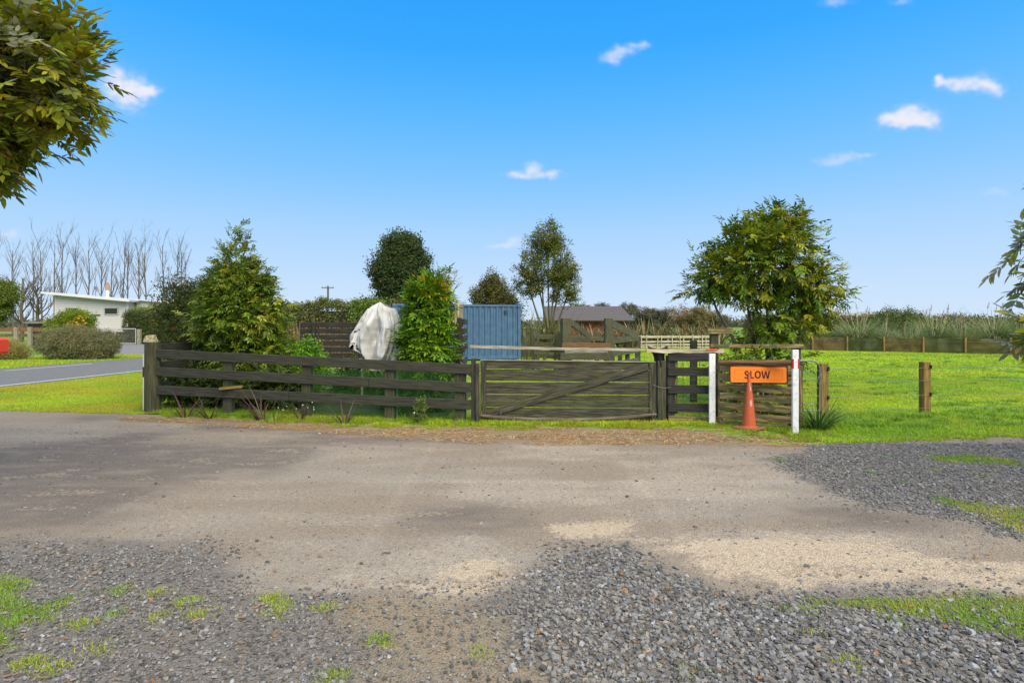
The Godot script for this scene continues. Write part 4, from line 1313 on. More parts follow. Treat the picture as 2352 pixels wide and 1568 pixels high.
func make_flax() -> void:
	rng.seed = 890
	var dark := [Color(0.07, 0.04, 0.03), Color(0.05, 0.045, 0.03), Color(0.11, 0.045, 0.03), Color(0.09, 0.07, 0.05), Color(0.16, 0.11, 0.08)]
	flax("flax_plant", "sparse dark red flax nearest the big corner post", gp(425, 957) + V(0, 0, 0), 14, 0.7, 0.026, dark, 1.6, true, "dark flax along the fence")
	flax("flax_plant", "dark bronze flax below the first fence post, right of the corner flax", gp(480, 960), 16, 0.75, 0.026, dark, 1.3, true, "dark flax along the fence")
	flax("flax_plant", "red-based flax clump in front of the fence under the conical shrub", gp(602, 964), 20, 0.75, 0.026, dark + [Color(0.15, 0.03, 0.035)], 1.0, true, "dark flax along the fence")
	flax("flax_plant", "small brown flax at the third fence post", gp(690, 964), 10, 0.45, 0.02, dark, 0.6, true, "dark flax along the fence")
	flax("flax_plant", "dead brown flax clump in front of the green netting", gp(788, 972), 20, 0.62, 0.026, dark, 1.1, true, "dark flax along the fence")
	flax("iris_plant", "small fresh green strappy plant beside the red-based flax", gp(628, 968), 16, 0.32, 0.014, [Color(0.12, 0.24, 0.02), Color(0.16, 0.30, 0.03)], 0.9, true)
	flax("strappy_plant", "arching dark green strappy plant at the white marker post", V(4.93, 0, -9.1), 130, 0.74, 0.022, [Color(0.06, 0.15, 0.02), Color(0.09, 0.19, 0.025), Color(0.15, 0.23, 0.05)], 1.15, true)
	# tall flax behind the yard and along the back
	var olive := [Color(0.093, 0.102, 0.029), Color(0.128, 0.136, 0.037), Color(0.170, 0.162, 0.046), Color(0.068, 0.085, 0.029), Color(0.238, 0.204, 0.078)]
	var i := 0
	var ord := ["first", "second", "third", "fourth", "fifth", "sixth", "seventh", "eighth", "ninth", "tenth", "eleventh", "twelfth"]
	for x in [0.75, 1.35, 1.95, 2.55]:
		flax("tall_flax", "tall olive flax beside the blue container, %s from it" % ord[i], V(x, 0, -29.5 - rr(0, 1.2)), 70, 2.9, 0.07, olive, 0.4, false, "tall flax by the container")
		i += 1
	i = 0
	var rust := olive + [Color(0.30, 0.20, 0.09), Color(0.36, 0.28, 0.16), Color(0.340, 0.170, 0.046), Color(0.272, 0.153, 0.039), Color(0.476, 0.408, 0.209)]
	for k in 12:
		var u := 1342.0 + k * 28.0
		var p := at(u, LEVEL, 41.0 + rr(-1, 1))
		flax("tall_flax", "rust-tipped flax in the row behind the pale rail fence, %s from the left" % ord[k], V(p.x, 0, p.z), 75, 2.35 + rr(-0.2, 0.3), 0.09, rust, 0.75, false, "flax row at the back of the yards")

func make_pampas() -> void:
	rng.seed = 900
	var ord := ["first", "second", "third", "fourth", "fifth", "sixth", "seventh", "eighth", "ninth"]
	var plume := mb()
	for k in 40:
		var t := k / 40.0
		var a := rr(0, TAU)
		plume.blade(V(0, t * 0.5, 0), V(cos(a) * 0.5, 1, sin(a) * 0.5).normalized(), 0.16 * (1.1 - t), 0.03, 0.4, 2)
	var plume_mesh := plume.done()
	var buff := plain(lin(0.62, 0.48, 0.30), 0.95)
	var k := 0
	for q in [[1852, 38.5, 1.5, 1], [1900, 37.0, 1.6, 2], [1972, 36.0, 2.35, 4], [2030, 37.5, 1.7, 4], [2090, 35.0, 1.45, 5], [2150, 36.0, 2.3, 7], [2212, 34.0, 1.75, 4], [2285, 34.5, 2.35, 4], [2350, 33.5, 1.9, 2]]:
		var p := at(q[0], LEVEL, q[1] + 1.2)
		var o := thing("pampas_grass", "grey-green pampas clump behind the netting fence, %s from the left" % ord[k], "pampas grass", V(p.x, 0, p.z), 0.0, "pampas grass along the paddock")
		var m := mb()
		for i in 900:
			var a := rr(0, TAU)
			var g := rr(0.7, 1.3)
			m.color = Color(0.24 * g, 0.32 * g, 0.11 * g) if rng.randf() < 0.75 else Color(0.42 * g, 0.38 * g, 0.22 * g)
			m.blade(V(cos(a) * 0.25, 0, sin(a) * 0.25), V(cos(a) * rr(0.05, 0.7), 1, sin(a) * rr(0.05, 0.7)).normalized(), q[2] * rr(0.85, 1.55), 0.028, rr(0.3, 1.5), 5)
		var f := part(o, "leaves", m.done(true), M.dull)
		f.set_meta("kind", "stuff")
		for i in q[3]:
			var top := V(rr(-0.7, 0.7), q[2] * rr(0.85, 1.2), rr(-0.2, 0.3))
			var s := mb()
			s.tube([V(top.x * 0.3, 0, 0), top], [0.014, 0.01], 5, false)
			var stalk := part(o, "stalk", s.done(), buff)
			part(stalk, "plume", plume_mesh, buff, Transform3D(Basis(V(0, 0, 1), rr(-0.35, 0.35)), top - V(0, 0.1, 0)))
		k += 1

# ---------------------------------------------------------------- fences and gates
func make_front_fence() -> void:
	var a := gp(350, 945)
	var b := V(-0.69, 0, -9.82)
	var o := thing("rail_fence", "dark stained three-rail timber fence along the driveway", "fence", a)
	var run := b - a
	var face := run.cross(Vector3.UP).normalized() * -1.0
	if face.z < 0:
		face = -face
	round_post(o, "post", V(0.0, 0, 0), 1.36, 0.145, M.post)
	# rails: heights of their middles at either end
	for h in [[1.135, 0.925], [0.79, 0.61], [0.43, 0.31]]:
		var join := 0.0
		var l: Vector3 = V(0.11, h[0], 0.03)
		var r: Vector3 = run + V(-0.02, h[1], 0.0)
		var cut := 0.54 if h[0] > 1.0 else (0.7 if h[0] > 0.6 else 0.45)
		var m := l.lerp(r, cut)
		beam(o, "rail", l + face * 0.03, m + face * 0.03, 0.172, 0.045, M.fence)
		beam(o, "rail", m + (r - l).normalized() * 0.006 + face * 0.03, r + face * 0.03, 0.172, 0.045, M.fence)
	for u in [531, 713, 895, 1040]:
		var t: float = (u - 350.0) / (1087.0 - 350.0) * 1.03
		var p := run * clampf(t, 0, 0.965) - face * 0.06
		sawn_post(o, "post", p, lerpf(1.14, 0.96, t), 0.185, 0.11, M.post, atan2(run.x, run.z) - PI / 2)
	sawn_post(o, "post", run + V(0.02, 0, -0.02), 1.11, 0.075, 0.14, M.black)
	sawn_post(o, "post", run + V(0.095, 0, 0.03), 1.03, 0.07, 0.09, M.gate)
	beam(o, "offcut", run * 0.255 + V(-0.1, 0.49, 0.09), run * 0.255 + V(0.32, 0.53, 0.06), 0.05, 0.09, M.ochre)
	# side rails running back from the corner post
	var s := thing("side_fence", "dark timber rails running back from the corner post", "fence", a)
	for h in [1.24, 0.88, 0.49]:
		beam(s, "rail", V(0.02, h, -0.16), V(0.05, h, -5.4), 0.16, 0.045, M.fence)
	for z in [-2.6, -5.3]:
		round_post(s, "post", V(0.13, 0, z), 1.3, 0.09, M.post)
	# a broken stone on the corner post
	var st := thing("stone_block", "broken yellowish stone sitting on the corner post", "stone", a + V(-0.03, 1.36, 0))
	rng.seed = 912
	var m := mb()
	var pts := []
	for q in [V(-0.10, 0, -0.08), V(0.11, 0, -0.08), V(0.11, 0, 0.08), V(-0.1, 0, 0.09), V(-0.09, 0.13, -0.06), V(0.05, 0.14, -0.06), V(0.07, 0.12, 0.05), V(-0.085, 0.115, 0.07)]:
		pts.append(q + rv(0.008) * V(1, 0, 1))
	var c := V(0, 0.06, 0)
	for f in [[0, 1, 2, 3], [4, 5, 6, 7], [0, 1, 5, 4], [1, 2, 6, 5], [2, 3, 7, 6], [3, 0, 4, 7]]:
		m.out_quad(pts[f[0]], pts[f[1]], pts[f[2]], pts[f[3]], c)
	var sm := plain(Color.WHITE, 0.9)
	sm.albedo_texture = noise_tex(0.03, 9, [[0.2, lin(0.16, 0.14, 0.06)], [0.5, lin(0.36, 0.31, 0.15)], [0.8, lin(0.55, 0.5, 0.36)]], 256)
	sm.uv1_scale = V(3, 3, 3)
	part(st, "block", m.done(), sm)
	# white road marker behind the corner post
	marker("marker_post", "slim white marker post with dark red band beside the corner post", gp(331, 944), 1.12, 0.055, false)
	# green netting panels fixed behind the rails
	var net := plain(Color(0.20, 0.42, 0.12, 0.34), 0.6)
	net.transparency = BaseMaterial3D.TRANSPARENCY_ALPHA
	var strip := plain(lin(0.05, 0.22, 0.10), 0.6)
	var k := 0
	for w in [[722, 884], [906, 1046]]:
		var p := thing("green_netting", ["green mesh screen behind the fence rails, left panel", "green mesh screen behind the fence rails, panel nearest the gate"][k], "screen", a)
		var t0: float = (w[0] - 350.0) / 737.0 * 1.03
		var t1: float = minf((w[1] - 350.0) / 737.0 * 1.03, 0.985)
		var back := -face * 0.135
		var q0 := run * t0 + back
		var q1 := run * t1 + back
		beam(p, "mesh", q0 + V(0, 0.44, 0), q1 + V(0, 0.44, 0), 0.84, 0.004, net, Vector3.UP, 0.001)
		for e in [q0, q1]:
			beam(p, "edge_strip", e + V(0, 0.02, 0.012), e + V(0, 0.86, 0.012), 0.03, 0.012, strip, Vector3.RIGHT, 0.002)
		k += 1

func marker(called: String, label: String, foot: Vector3, h: float, wide: float, front: bool) -> void:
	var o := thing(called, label, "marker post", foot)
	var m := mb()
	m.box(V(wide, h + 0.1, wide * 0.5), 0.006, V(0, h / 2.0 - 0.05, 0))
	part(o, "post", m.done(), M.white)
	if front:
		for s in [-1, 1]:
			var r := mb()
			r.box(V(0.026, 0.145, 0.034), 0.003, V(s * (wide * 0.5 - 0.003), h - 0.215, 0.012))
			part(o, "reflector", r.done(), M.red)
		for y in [h - 0.19, h - 0.46, 0.08]:
			var b := mb()
			b.lathe([[0.006, 0], [0.005, 0.004], [0.0, 0.005]], 8)
			part(o, "bolt", b.done(), M.black, Transform3D(Basis(V(1, 0, 0), PI / 2), V(0.005, y, wide * 0.25)))
	else:
		var r := mb()
		r.box(V(wide + 0.006, 0.2, wide * 0.5 + 0.006), 0.002, V(0, h - 0.35, 0))
		part(o, "reflector", r.done(), plain(lin(0.14, 0.012, 0.015), 0.5))

func make_gate() -> void:
	var o := thing("field_gate", "weathered timber board gate with diagonal brace", "gate", V(-0.56, 0, -10.0))
	var w := 3.1
	# boards: [top v left, height] surveyed at ten metres
	var rows := [[827, 18.5], [847.2, 14.4], [862, 12], [876.5, 14.3], [891.2, 12.4], [905.8, 13.2], [919.4, 13.8], [935.2, 15.4], [951, 11]]
	for k in rows.size():
		var top: float = EYE - (rows[k][0] - LEVEL) * 10.0 / LENS
		var h: float = rows[k][1] * 10.0 / LENS
		var y := top - h / 2.0
		var sag := -0.035 if k < 2 else -0.02
		beam(o, "board", V(0.03, y + rr(-0.004, 0.004), 0), V(w - 0.02, y + sag + rr(-0.004, 0.004), 0), h, 0.025, M.gate)
	beam(o, "cap_board", V(0.0, 1.072, 0.0), V(w, 1.035, 0.0), 0.018, 0.075, M.grey)
	beam(o, "stile", V(0.055, 0.06, 0.026), V(0.055, 1.055, 0.026), 0.105, 0.026, M.gate, Vector3.RIGHT)
	beam(o, "stile", V(w - 0.06, 0.04, 0.026), V(w - 0.06, 1.02, 0.026), 0.12, 0.026, M.gate, Vector3.RIGHT)
	beam(o, "brace", V(0.12, 0.12, 0.028), V(w - 0.14, 0.955, 0.028), 0.125, 0.028, M.gate)
	# the bowed pole lashed along the bottom
	var pole := thing("bottom_pole", "bowed pale pole lashed along the foot of the gate", "pole", V(-0.56, 0, -9.95))
	var m := mb()
	var pts := []
	var rad := []
	for i in 13:
		var t := i / 12.0
		pts.append(V(-0.03 + t * (w + 0.02), 0.105 - 0.085 * sin(t * PI) + 0.02 * t, 0.03 + 0.04 * sin(t * 3.0)))
		rad.append(0.026 + 0.012 * sin(t * PI) + 0.002 * sin(t * 17.0))
	m.tube(pts, rad, 10)
	part(pole, "pole", m.done(), M.twig)
	for x in [0.02, 0.36, 3.02]:
		var wr := mb()
		var ring := []
		var rr_ := []
		for i in 15:
			var a := TAU * i / 14.0
			ring.append(V(x + sin(a * 2.0) * 0.01, 0.12 + cos(a) * 0.07, 0.01 + sin(a) * 0.07))
			rr_.append(0.004)
		wr.tube(ring, rr_, 5, false)
		part(pole, "wire_tie", wr.done(), M.wire)
	# hinge post and the short run of rails to its right
	var f := thing("yard_fence", "short dark four-rail fence between gate and slatted panel", "fence", V(2.6, 0, -10.02))
	sawn_post(f, "post", V(0.045, 0, -0.02), 1.06, 0.15, 0.14, M.gate)
	sawn_post(f, "post", V(0.21, 0, -0.03), 1.15, 0.13, 0.13, M.fence)
	sawn_post(f, "post", V(0.95, 0, 0.06), 1.12, 0.12, 0.1, M.fence)
	for h in [1.13, 0.87, 0.56, 0.24]:
		beam(f, "rail", V(0.15, h, 0.05), V(1.0, h, 0.13), 0.15, 0.04, M.black)
	beam(f, "bottom_rail", V(0.15, 0.05, 0.06), V(1.05, 0.04, 0.15), 0.085, 0.05, M.panel)
	beam(f, "stile", V(0.31, 0.12, -0.01), V(0.31, 1.08, -0.01), 0.05, 0.03, M.panel, Vector3.RIGHT)
	for x in [0.44, 0.74]:
		var t := mb()
		t.tube([V(x, 0.05, -0.05), V(x + 0.01, 0.6, -0.05), V(x, 1.15, -0.05)], [0.005, 0.005, 0.005], 5)
		part(f, "wire_dropper", t.done(), M.wire)
	for y in [0.12, 0.37, 0.71]:
		var t := mb()
		t.tube([V(0.25, y, -0.045), V(0.6, y + 0.01, -0.045), V(1.0, y, -0.045)], [0.003, 0.003, 0.003], 5)
		part(f, "wire", t.done(), M.wire)
	var lk := mb()
	lk.tube([V(-0.12, 0.64, 0.075), V(-0.02, 0.60, 0.08), V(0.1, 0.585, 0.08), V(0.2, 0.6, 0.07), V(0.27, 0.62, 0.06)], [0.004, 0.004, 0.004, 0.004, 0.004], 6)
	part(f, "wire_loop", lk.done(), M.wire)
	# pale flat board and the orange handle on top
	var sh := thing("top_board", "weathered pale board lying along the top of the short fence", "board", V(2.4, 0, -9.93))
	m = mb()
	var q := []
	for i in 15:
		var t := i / 14.0
		q.append([V(t * 1.36 - 0.04, 1.27 - t * 0.012, 0), V(t * 1.36 - 0.04, 1.205 - t * 0.008 + 0.012 * sin(t * 19.0) * (1.0 - t), 0)])
	for i in 14:
		for zz in [-0.015, 0.015]:
			var off := V(0, 0, zz)
			if zz < 0:
				m.quad(q[i][0] + off, q[i][1] + off, q[i + 1][1] + off, q[i + 1][0] + off)
			else:
				m.quad(q[i][0] + off, q[i + 1][0] + off, q[i + 1][1] + off, q[i][1] + off)
		var z1 := V(0, 0, 0.015)
		m.quad(q[i][0] - z1, q[i + 1][0] - z1, q[i + 1][0] + z1, q[i][0] + z1)
		m.quad(q[i][1] - z1, q[i][1] + z1, q[i + 1][1] + z1, q[i + 1][1] - z1)
	part(sh, "board", m.done(), M.pale)
	# dark cloth thrown over the gate post
	var rag := thing("dark_cloth", "dark brown cloth draped over the gate post under the white tape", "cloth", at(1516, 830, 10.06))
	m = mb()
	var grid := []
	for j in 9:
		var row := []
		for i in 9:
			var s := i / 8.0 - 0.5
			var t := j / 8.0
			var wide := lerpf(0.36, 0.19, smoothstep(0.0, 0.5, t))
			row.append(V(s * wide - 0.05 + t * 0.05, 0.215 - t * 0.3 + 0.03 * absf(s) * (1.0 - t) * 4.0, 0.06 + 0.05 * cos(s * 9.0) * (0.4 + 0.6 * t) - 0.06 * s * s))
		grid.append(row)
	for j in 8:
		for i in 8:
			m.quad(grid[j][i], grid[j][i + 1], grid[j + 1][i + 1], grid[j + 1][i])
			var bk := V(0, 0, -0.006)
			m.quad(grid[j][i] + bk, grid[j + 1][i] + bk, grid[j + 1][i + 1] + bk, grid[j][i + 1] + bk)
	part(rag, "cloth", m.done(), plain(lin(0.018, 0.012, 0.01), 0.9))

	# electric tape across the gateway
	var tp := thing("white_tape", "white electric fence tape stretched across above the gate", "tape", Vector3.ZERO)
	var a := at(1079, 795.5, 11.4)
	var b := at(1470, 803, 10.0)
	var mid := a.lerp(b, 0.5) - V(0, 0.012, 0)
	beam(tp, "tape", a, mid, 0.058, 0.004, M.pale, Vector3.UP, 0.001)
	beam(tp, "tape", mid, b, 0.046, 0.004, M.pale, Vector3.UP, 0.001)
	beam(tp, "tape", b, at(1626, 803, 9.88), 0.02, 0.004, M.pale, Vector3.UP, 0.001)
	var hx := Transform3D(Basis.IDENTITY, at(1637, 803, 9.87))
	m = mb()
	m.tube([V(-0.1, 0, 0), V(-0.085, 0, 0), V(-0.08, 0, 0), V(0.055, 0, 0), V(0.06, 0, 0), V(0.075, 0, 0)], [0.022, 0.022, 0.014, 0.014, 0.022, 0.02], 10)
	var grip := part(tp, "grip", m.done(), plain(lin(0.75, 0.08, 0.015), 0.45), hx)
	grip.set_meta("label", "orange-red insulated grip")
	m = mb()
	m.tube([V(-0.16, 0, 0), V(-0.1, 0, 0)], [0.006, 0.006], 6)
	part(grip, "hook", m.done(), M.metal)
	m = mb()
	m.lathe([[0.0, 0.0], [0.025, 0.0], [0.03, 0.03], [0.018, 0.05], [0.0, 0.055]], 10)
	part(tp, "insulator", m.done(), M.black, Transform3D(Basis(V(0, 0, 1), -PI / 2), a - V(0.1, 0, 0)))

func make_panel() -> void:
	var o := thing("slatted_panel", "greenish brown slatted timber panel behind the traffic cone", "panel", Vector3.ZERO)
	var l := V(3.53, 0, -9.62)
	var r := V(4.56, 0, -9.2)
	for h in [1.0, 0.84, 0.685, 0.53, 0.37, 0.205, 0.055]:
		beam(o, "slat", l + V(0, h - 0.05 + 0.01, 0), r + V(0, h - 0.062, 0), 0.117 + rr(-0.008, 0.008), 0.024, M.panel)
	for t in [0.02, 0.5, 0.98]:
		sawn_post(o, "upright", l.lerp(r, t) + V(0.012, 0, -0.045), 1.06, 0.075, 0.05, M.panel, -0.39)
	beam(o, "edge_board", r + V(0.03, 0.0, 0.02), r + V(0.03, 1.03, 0.02), 0.055, 0.07, M.panel, Vector3.RIGHT)
	# weathered box of rails behind the panel, round the tree
	var g := thing("tree_guard", "dark timber rails guarding the tree behind the slatted panel", "fence", V(0, 0, 0))
	for p in [V(3.75, 0, -10.5), V(5.25, 0, -10.45), V(3.95, 0, -12.3), V(5.6, 0, -12.3)]:
		sawn_post(g, "post", p, 1.62 if p.x < 3.8 else 1.35, 0.14, 0.1, M.post)
	for h in [1.3, 0.9]:
		beam(g, "rail", V(3.65, h, -10.43), V(5.35, h, -10.38), 0.07 if h > 1.0 else 0.13, 0.05, M.panel if h > 1.0 else M.fence)
	beam(g, "rail", V(3.6, 1.58, -10.42), V(4.05, 1.58, -10.42), 0.11, 0.045, M.panel)
	# round rail
	var rail := thing("round_rail", "round brown pole lying along the top of the slatted panel", "pole", Vector3.ZERO)
	var m := mb()
	var a := at(1656, 833, 9.62)
	var b := at(1823, 833, 8.92)
	m.tube([a, a.lerp(b, 0.3) + V(0, 0.004, 0), a.lerp(b, 0.7) - V(0, 0.003, 0), b], [0.042, 0.044, 0.044, 0.042], 14)
	part(rail, "pole", m.done(), M.brown)
	# markers
	marker("marker_post", "white marker post with red reflectors right of the orange sign", gp(1827, 998), 1.31, 0.094, true)
	var wp := thing("white_post", "plain white board post standing between gate and slatted panel", "post", gp(1636, 973))
	m = mb()
	m.box(V(0.105, 1.3, 0.035), 0.004, V(0, 0.55, 0))
	part(wp, "board", m.done(), M.white)
	for y in [1.13, 0.42]:
		var s := mb()
		s.lathe([[0.006, 0], [0.004, 0.004], [0.0, 0.005]], 8)
		part(wp, "nail", s.done(), M.black, Transform3D(Basis(V(1, 0, 0), PI / 2), V(0.0, y, 0.018)))
	# sign
	var sg := thing("slow_sign", "orange SLOW road works sign fixed to the slatted panel", "sign", Vector3.ZERO)
	var tl := at(1742, 859, 9.31)
	var yaw := atan2(-(r.z - l.z), r.x - l.x)
	var xf := Transform3D(Basis(Vector3.UP, yaw * 0.35) * Basis(V(1, 0, 0), -0.05), tl + V(-0.05, 0, 0.12))
	m = rounded_plate(0.90, 0.285, 0.03, 0.008)
	part(sg, "backing", m.done(), M.black, xf * Transform3D(Basis.IDENTITY, V(0.01, -0.004, -0.014)))
	m = rounded_plate(0.865, 0.252, 0.022, 0.006)
	var om := plain(lin(1.0, 0.23, 0.004), 0.5)
	part(sg, "face", m.done(), om, xf)
	var ink := plain(lin(0.05, 0.006, 0.006), 0.6)
	var tx := TextMesh.new()
	tx.text = "SLOW"
	var font := SystemFont.new()
	font.font_names = PackedStringArray(["Droid Sans"])
	font.font_weight = 700
	tx.font = font
	tx.font_size = 64
	tx.pixel_size = 0.0031
	tx.depth = 0.003
	part(sg, "lettering", tx, ink, xf * Transform3D(Basis.from_scale(V(0.74, 0.84, 1)), V(-0.02, -0.002, 0.006)))
	var thin := plain(lin(0.62, 0.10, 0.004), 0.6)
	for e in [[V(0, 0.078, 0), V(0.74, 0.003, 0.002)], [V(0, -0.085, 0), V(0.74, 0.003, 0.002)], [V(-0.37, -0.003, 0), V(0.003, 0.163, 0.002)], [V(0.37, -0.003, 0), V(0.003, 0.163, 0.002)]]:
		m = mb()
		m.box(e[1], 0.0005)
		part(sg, "border_line", m.done(), thin, xf * Transform3D(Basis.IDENTITY, e[0] + V(0, 0, 0.0042)))
	# traffic cone
	var cn := thing("traffic_cone", "faded orange traffic cone with scuffed white marks below the SLOW sign", "traffic cone", gp(1721, 985))
	m = mb()
	m.box(V(0.37, 0.042, 0.37), 0.014, V(0, 0.02, 0))
	part(cn, "base", m.done(), plain(lin(0.30, 0.12, 0.065), 0.85), Transform3D(Basis(Vector3.UP, 0.62), Vector3.ZERO))
	m = MB.new()
	m.lathe([[0.128, 0.04], [0.122, 0.05], [0.108, 0.058], [0.024, 0.85], [0.02, 0.855], [0.017, 0.925], [0.012, 0.93], [0.01, 0.88]], 32)
	part(cn, "body", m.done(), cone_paint())

func rounded_plate(w: float, h: float, r: float, t: float) -> MB:
	var m := mb()
	var ring := []
	for c in [[1, 1, 0.0], [-1, 1, 0.5], [-1, -1, 1.0], [1, -1, 1.5]]:
		for i in 6:
			var a: float = c[2] * PI + i / 5.0 * PI / 2.0
			ring.append(V(c[0] * (w / 2 - r) + cos(a) * r, c[1] * (h / 2 - r) + sin(a) * r, 0))
	for i in ring.size():
		var a: Vector3 = ring[i]
		var b: Vector3 = ring[(i + 1) % ring.size()]
		var f := V(0, 0, t / 2)
		m.out_tri(f, a + f, b + f, Vector3.ZERO)
		m.out_tri(-f, a - f, b - f, Vector3.ZERO)
		m.out_quad(a + f, b + f, b - f, a - f, Vector3.ZERO)
	return m

func cone_paint() -> StandardMaterial3D:
	var w := 512
	var h := 512
	var n := noise(0.05, 921, 4)
	var f := noise(0.11, 922, 3)
	var im := Image.create(w, h, false, Image.FORMAT_RGB8)
	var a := lin(0.62, 0.125, 0.04)
	var b := lin(0.50, 0.10, 0.04)
	var white := lin(0.62, 0.58, 0.54)
	# flaked white stickers on the side facing the driveway: around, height, half sizes
	var marks := [[0.245, 0.43, 0.045, 0.055], [0.24, 0.66, 0.035, 0.035], [0.27, 0.70, 0.02, 0.03], [0.29, 0.73, 0.02, 0.02]]
	for y in h:
		for x in w:
			var c := a.lerp(b, smoothstep(-0.3, 0.5, n.get_noise_2d(x, y * 0.6)))
			for k in marks:
				var dx: float = (float(x) / w - k[0]) / k[2]
				var dy: float = (float(y) / h - k[1]) / k[3]
				if dx * dx + dy * dy < 1.0 + f.get_noise_2d(x * 1.5, y) * 0.8 and f.get_noise_2d(x * 2.0 + 90, y) > -0.12:
					c = white
			im.set_pixel(x, y, c)
	var m := plain(Color.WHITE, 0.7)
	m.albedo_texture = ImageTexture.create_from_image(im)
	return m

func make_paddock_fence() -> void:
	var o := thing("wire_fence", "wire fence on square ochre posts along the paddock front", "fence", Vector3.ZERO)
	var p0 := V(5.66, 0, -10.3)
	var p1 := gp(2125, 950)
	var p2 := V(12.2, 0, -11.3)
	var k := 0
	for p in [p0, p1, p2]:
		sawn_post(o, "post", p, 0.99, 0.15, 0.13, M.ochre, 0.05 * k)
		for y in [0.9, 0.38]:
			var s := mb()
			s.box(V(0.035, 0.07, 0.05), 0.006, p + V(0.06, y, 0.07))
			part(o, "insulator", s.done(), M.black)
		k += 1
	for y in [0.9, 0.66, 0.385, 0.14]:
		var t := mb()
		t.tube([p0 + V(0, y, 0.085), p1 + V(0, y - 0.02, 0.085), p2 + V(0, y, 0.085)], [0.0032, 0.0032, 0.0032], 6)
		part(o, "wire", t.done(), M.wire)
	# the small tube gate
	var g := thing("tube_gate", "small galvanised tube gate with wire bars beside the marker post", "gate", Vector3.ZERO)
	var a := V(4.95, 0, -10.2)
	var b := V(5.58, 0, -10.25)
	var t := mb()
	var pts := [a + V(-0.5, 1.045, 0.0), a + V(0.2, 1.045, 0)]
	for i in 7:
		var an := PI / 2 * i / 6.0
		pts.append(b + V(-0.16 + sin(an) * 0.16, 1.045 - 0.16 + cos(an) * 0.16, 0))
	pts.append(b + V(0, 0.14, 0))
	var rad := []
	for i in pts.size():
		rad.append(0.0145)
	t.tube(pts, rad, 10)
	part(g, "frame", t.done(), M.metal)
	t = mb()
	t.tube([a + V(-0.5, 0.14, 0), b + V(0, 0.14, 0)], [0.0145, 0.0145], 10)
	part(g, "bottom_bar", t.done(), M.metal)
	t = mb()
	t.tube([a + V(0.02, 0.14, 0), a + V(0.02, 1.045, 0)], [0.005, 0.005], 6)
	part(g, "stay", t.done(), M.wire)
	for y in [0.86, 0.70, 0.54, 0.395, 0.27]:
		t = mb()
		t.tube([a + V(-0.5, y, 0.0), b + V(0, y + 0.005, 0)], [0.0045, 0.0045], 6)
		part(g, "wire_bar", t.done(), M.wire)
	t = mb()
	t.tube([b + V(0.02, 0.8, 0.02), b + V(-0.05, 0.74, 0.03), b + V(-0.06, 0.66, 0.03), b + V(-0.02, 0.62, 0.03)], [0.007, 0.007, 0.007, 0.007], 6)
	part(g, "latch", t.done(), M.metal)
	# an old slatted post behind the marker
	var s := thing("strainer_post", "dark old post behind the white marker post", "post", V(4.86, 0, -9.55))
	sawn_post(s, "post", V(0, 0, 0), 1.0, 0.07, 0.1, M.panel)

	# netting fence at the far side of the paddock
	var nf := thing("netting_fence", "low brown netting fence along the far side of the paddock", "fence", Vector3.ZERO)
	var na := V(16.6, 0, -39.6)
	var nb := V(31.0, 0, -29.3)
	var tops := [na]
	var cols := []
	rng.seed = 931
	for i in 9:
		cols.append([lin(0.115, 0.10, 0.022), lin(0.145, 0.11, 0.025), lin(0.085, 0.09, 0.022), lin(0.20, 0.13, 0.045)][[0, 0, 3, 2, 1, 2, 0, 1, 0][i]])
	for i in 9:
		var q0 := na.lerp(nb, i / 9.0)
		var q1 := na.lerp(nb, (i + 1) / 9.0)
		var mm := plain(Color.WHITE, 0.9)
		mm.albedo_texture = noise_tex(0.02, 940 + i % 3, [[0.0, (cols[i] as Color).darkened(0.3)], [0.5, cols[i]], [1.0, (cols[i] as Color).lightened(0.15)]], 128)
		mm.uv1_scale = V(0.4, 0.4, 1)
		beam(nf, "netting", q0 + V(0, 0.455, 0), q1 + V(0, 0.455 + rr(-0.02, 0.02), 0), 0.83, 0.01, mm, Vector3.UP, 0.002)
		sawn_post(nf, "post", q1 + V(0, 0, 0.05), 0.95, 0.1, 0.1, M.ochre)
		beam(nf, "wire", q0 + V(0, 0.7, 0.06), q1 + V(0, 0.7, 0.06), 0.012, 0.012, M.wire, Vector3.UP, 0.002)

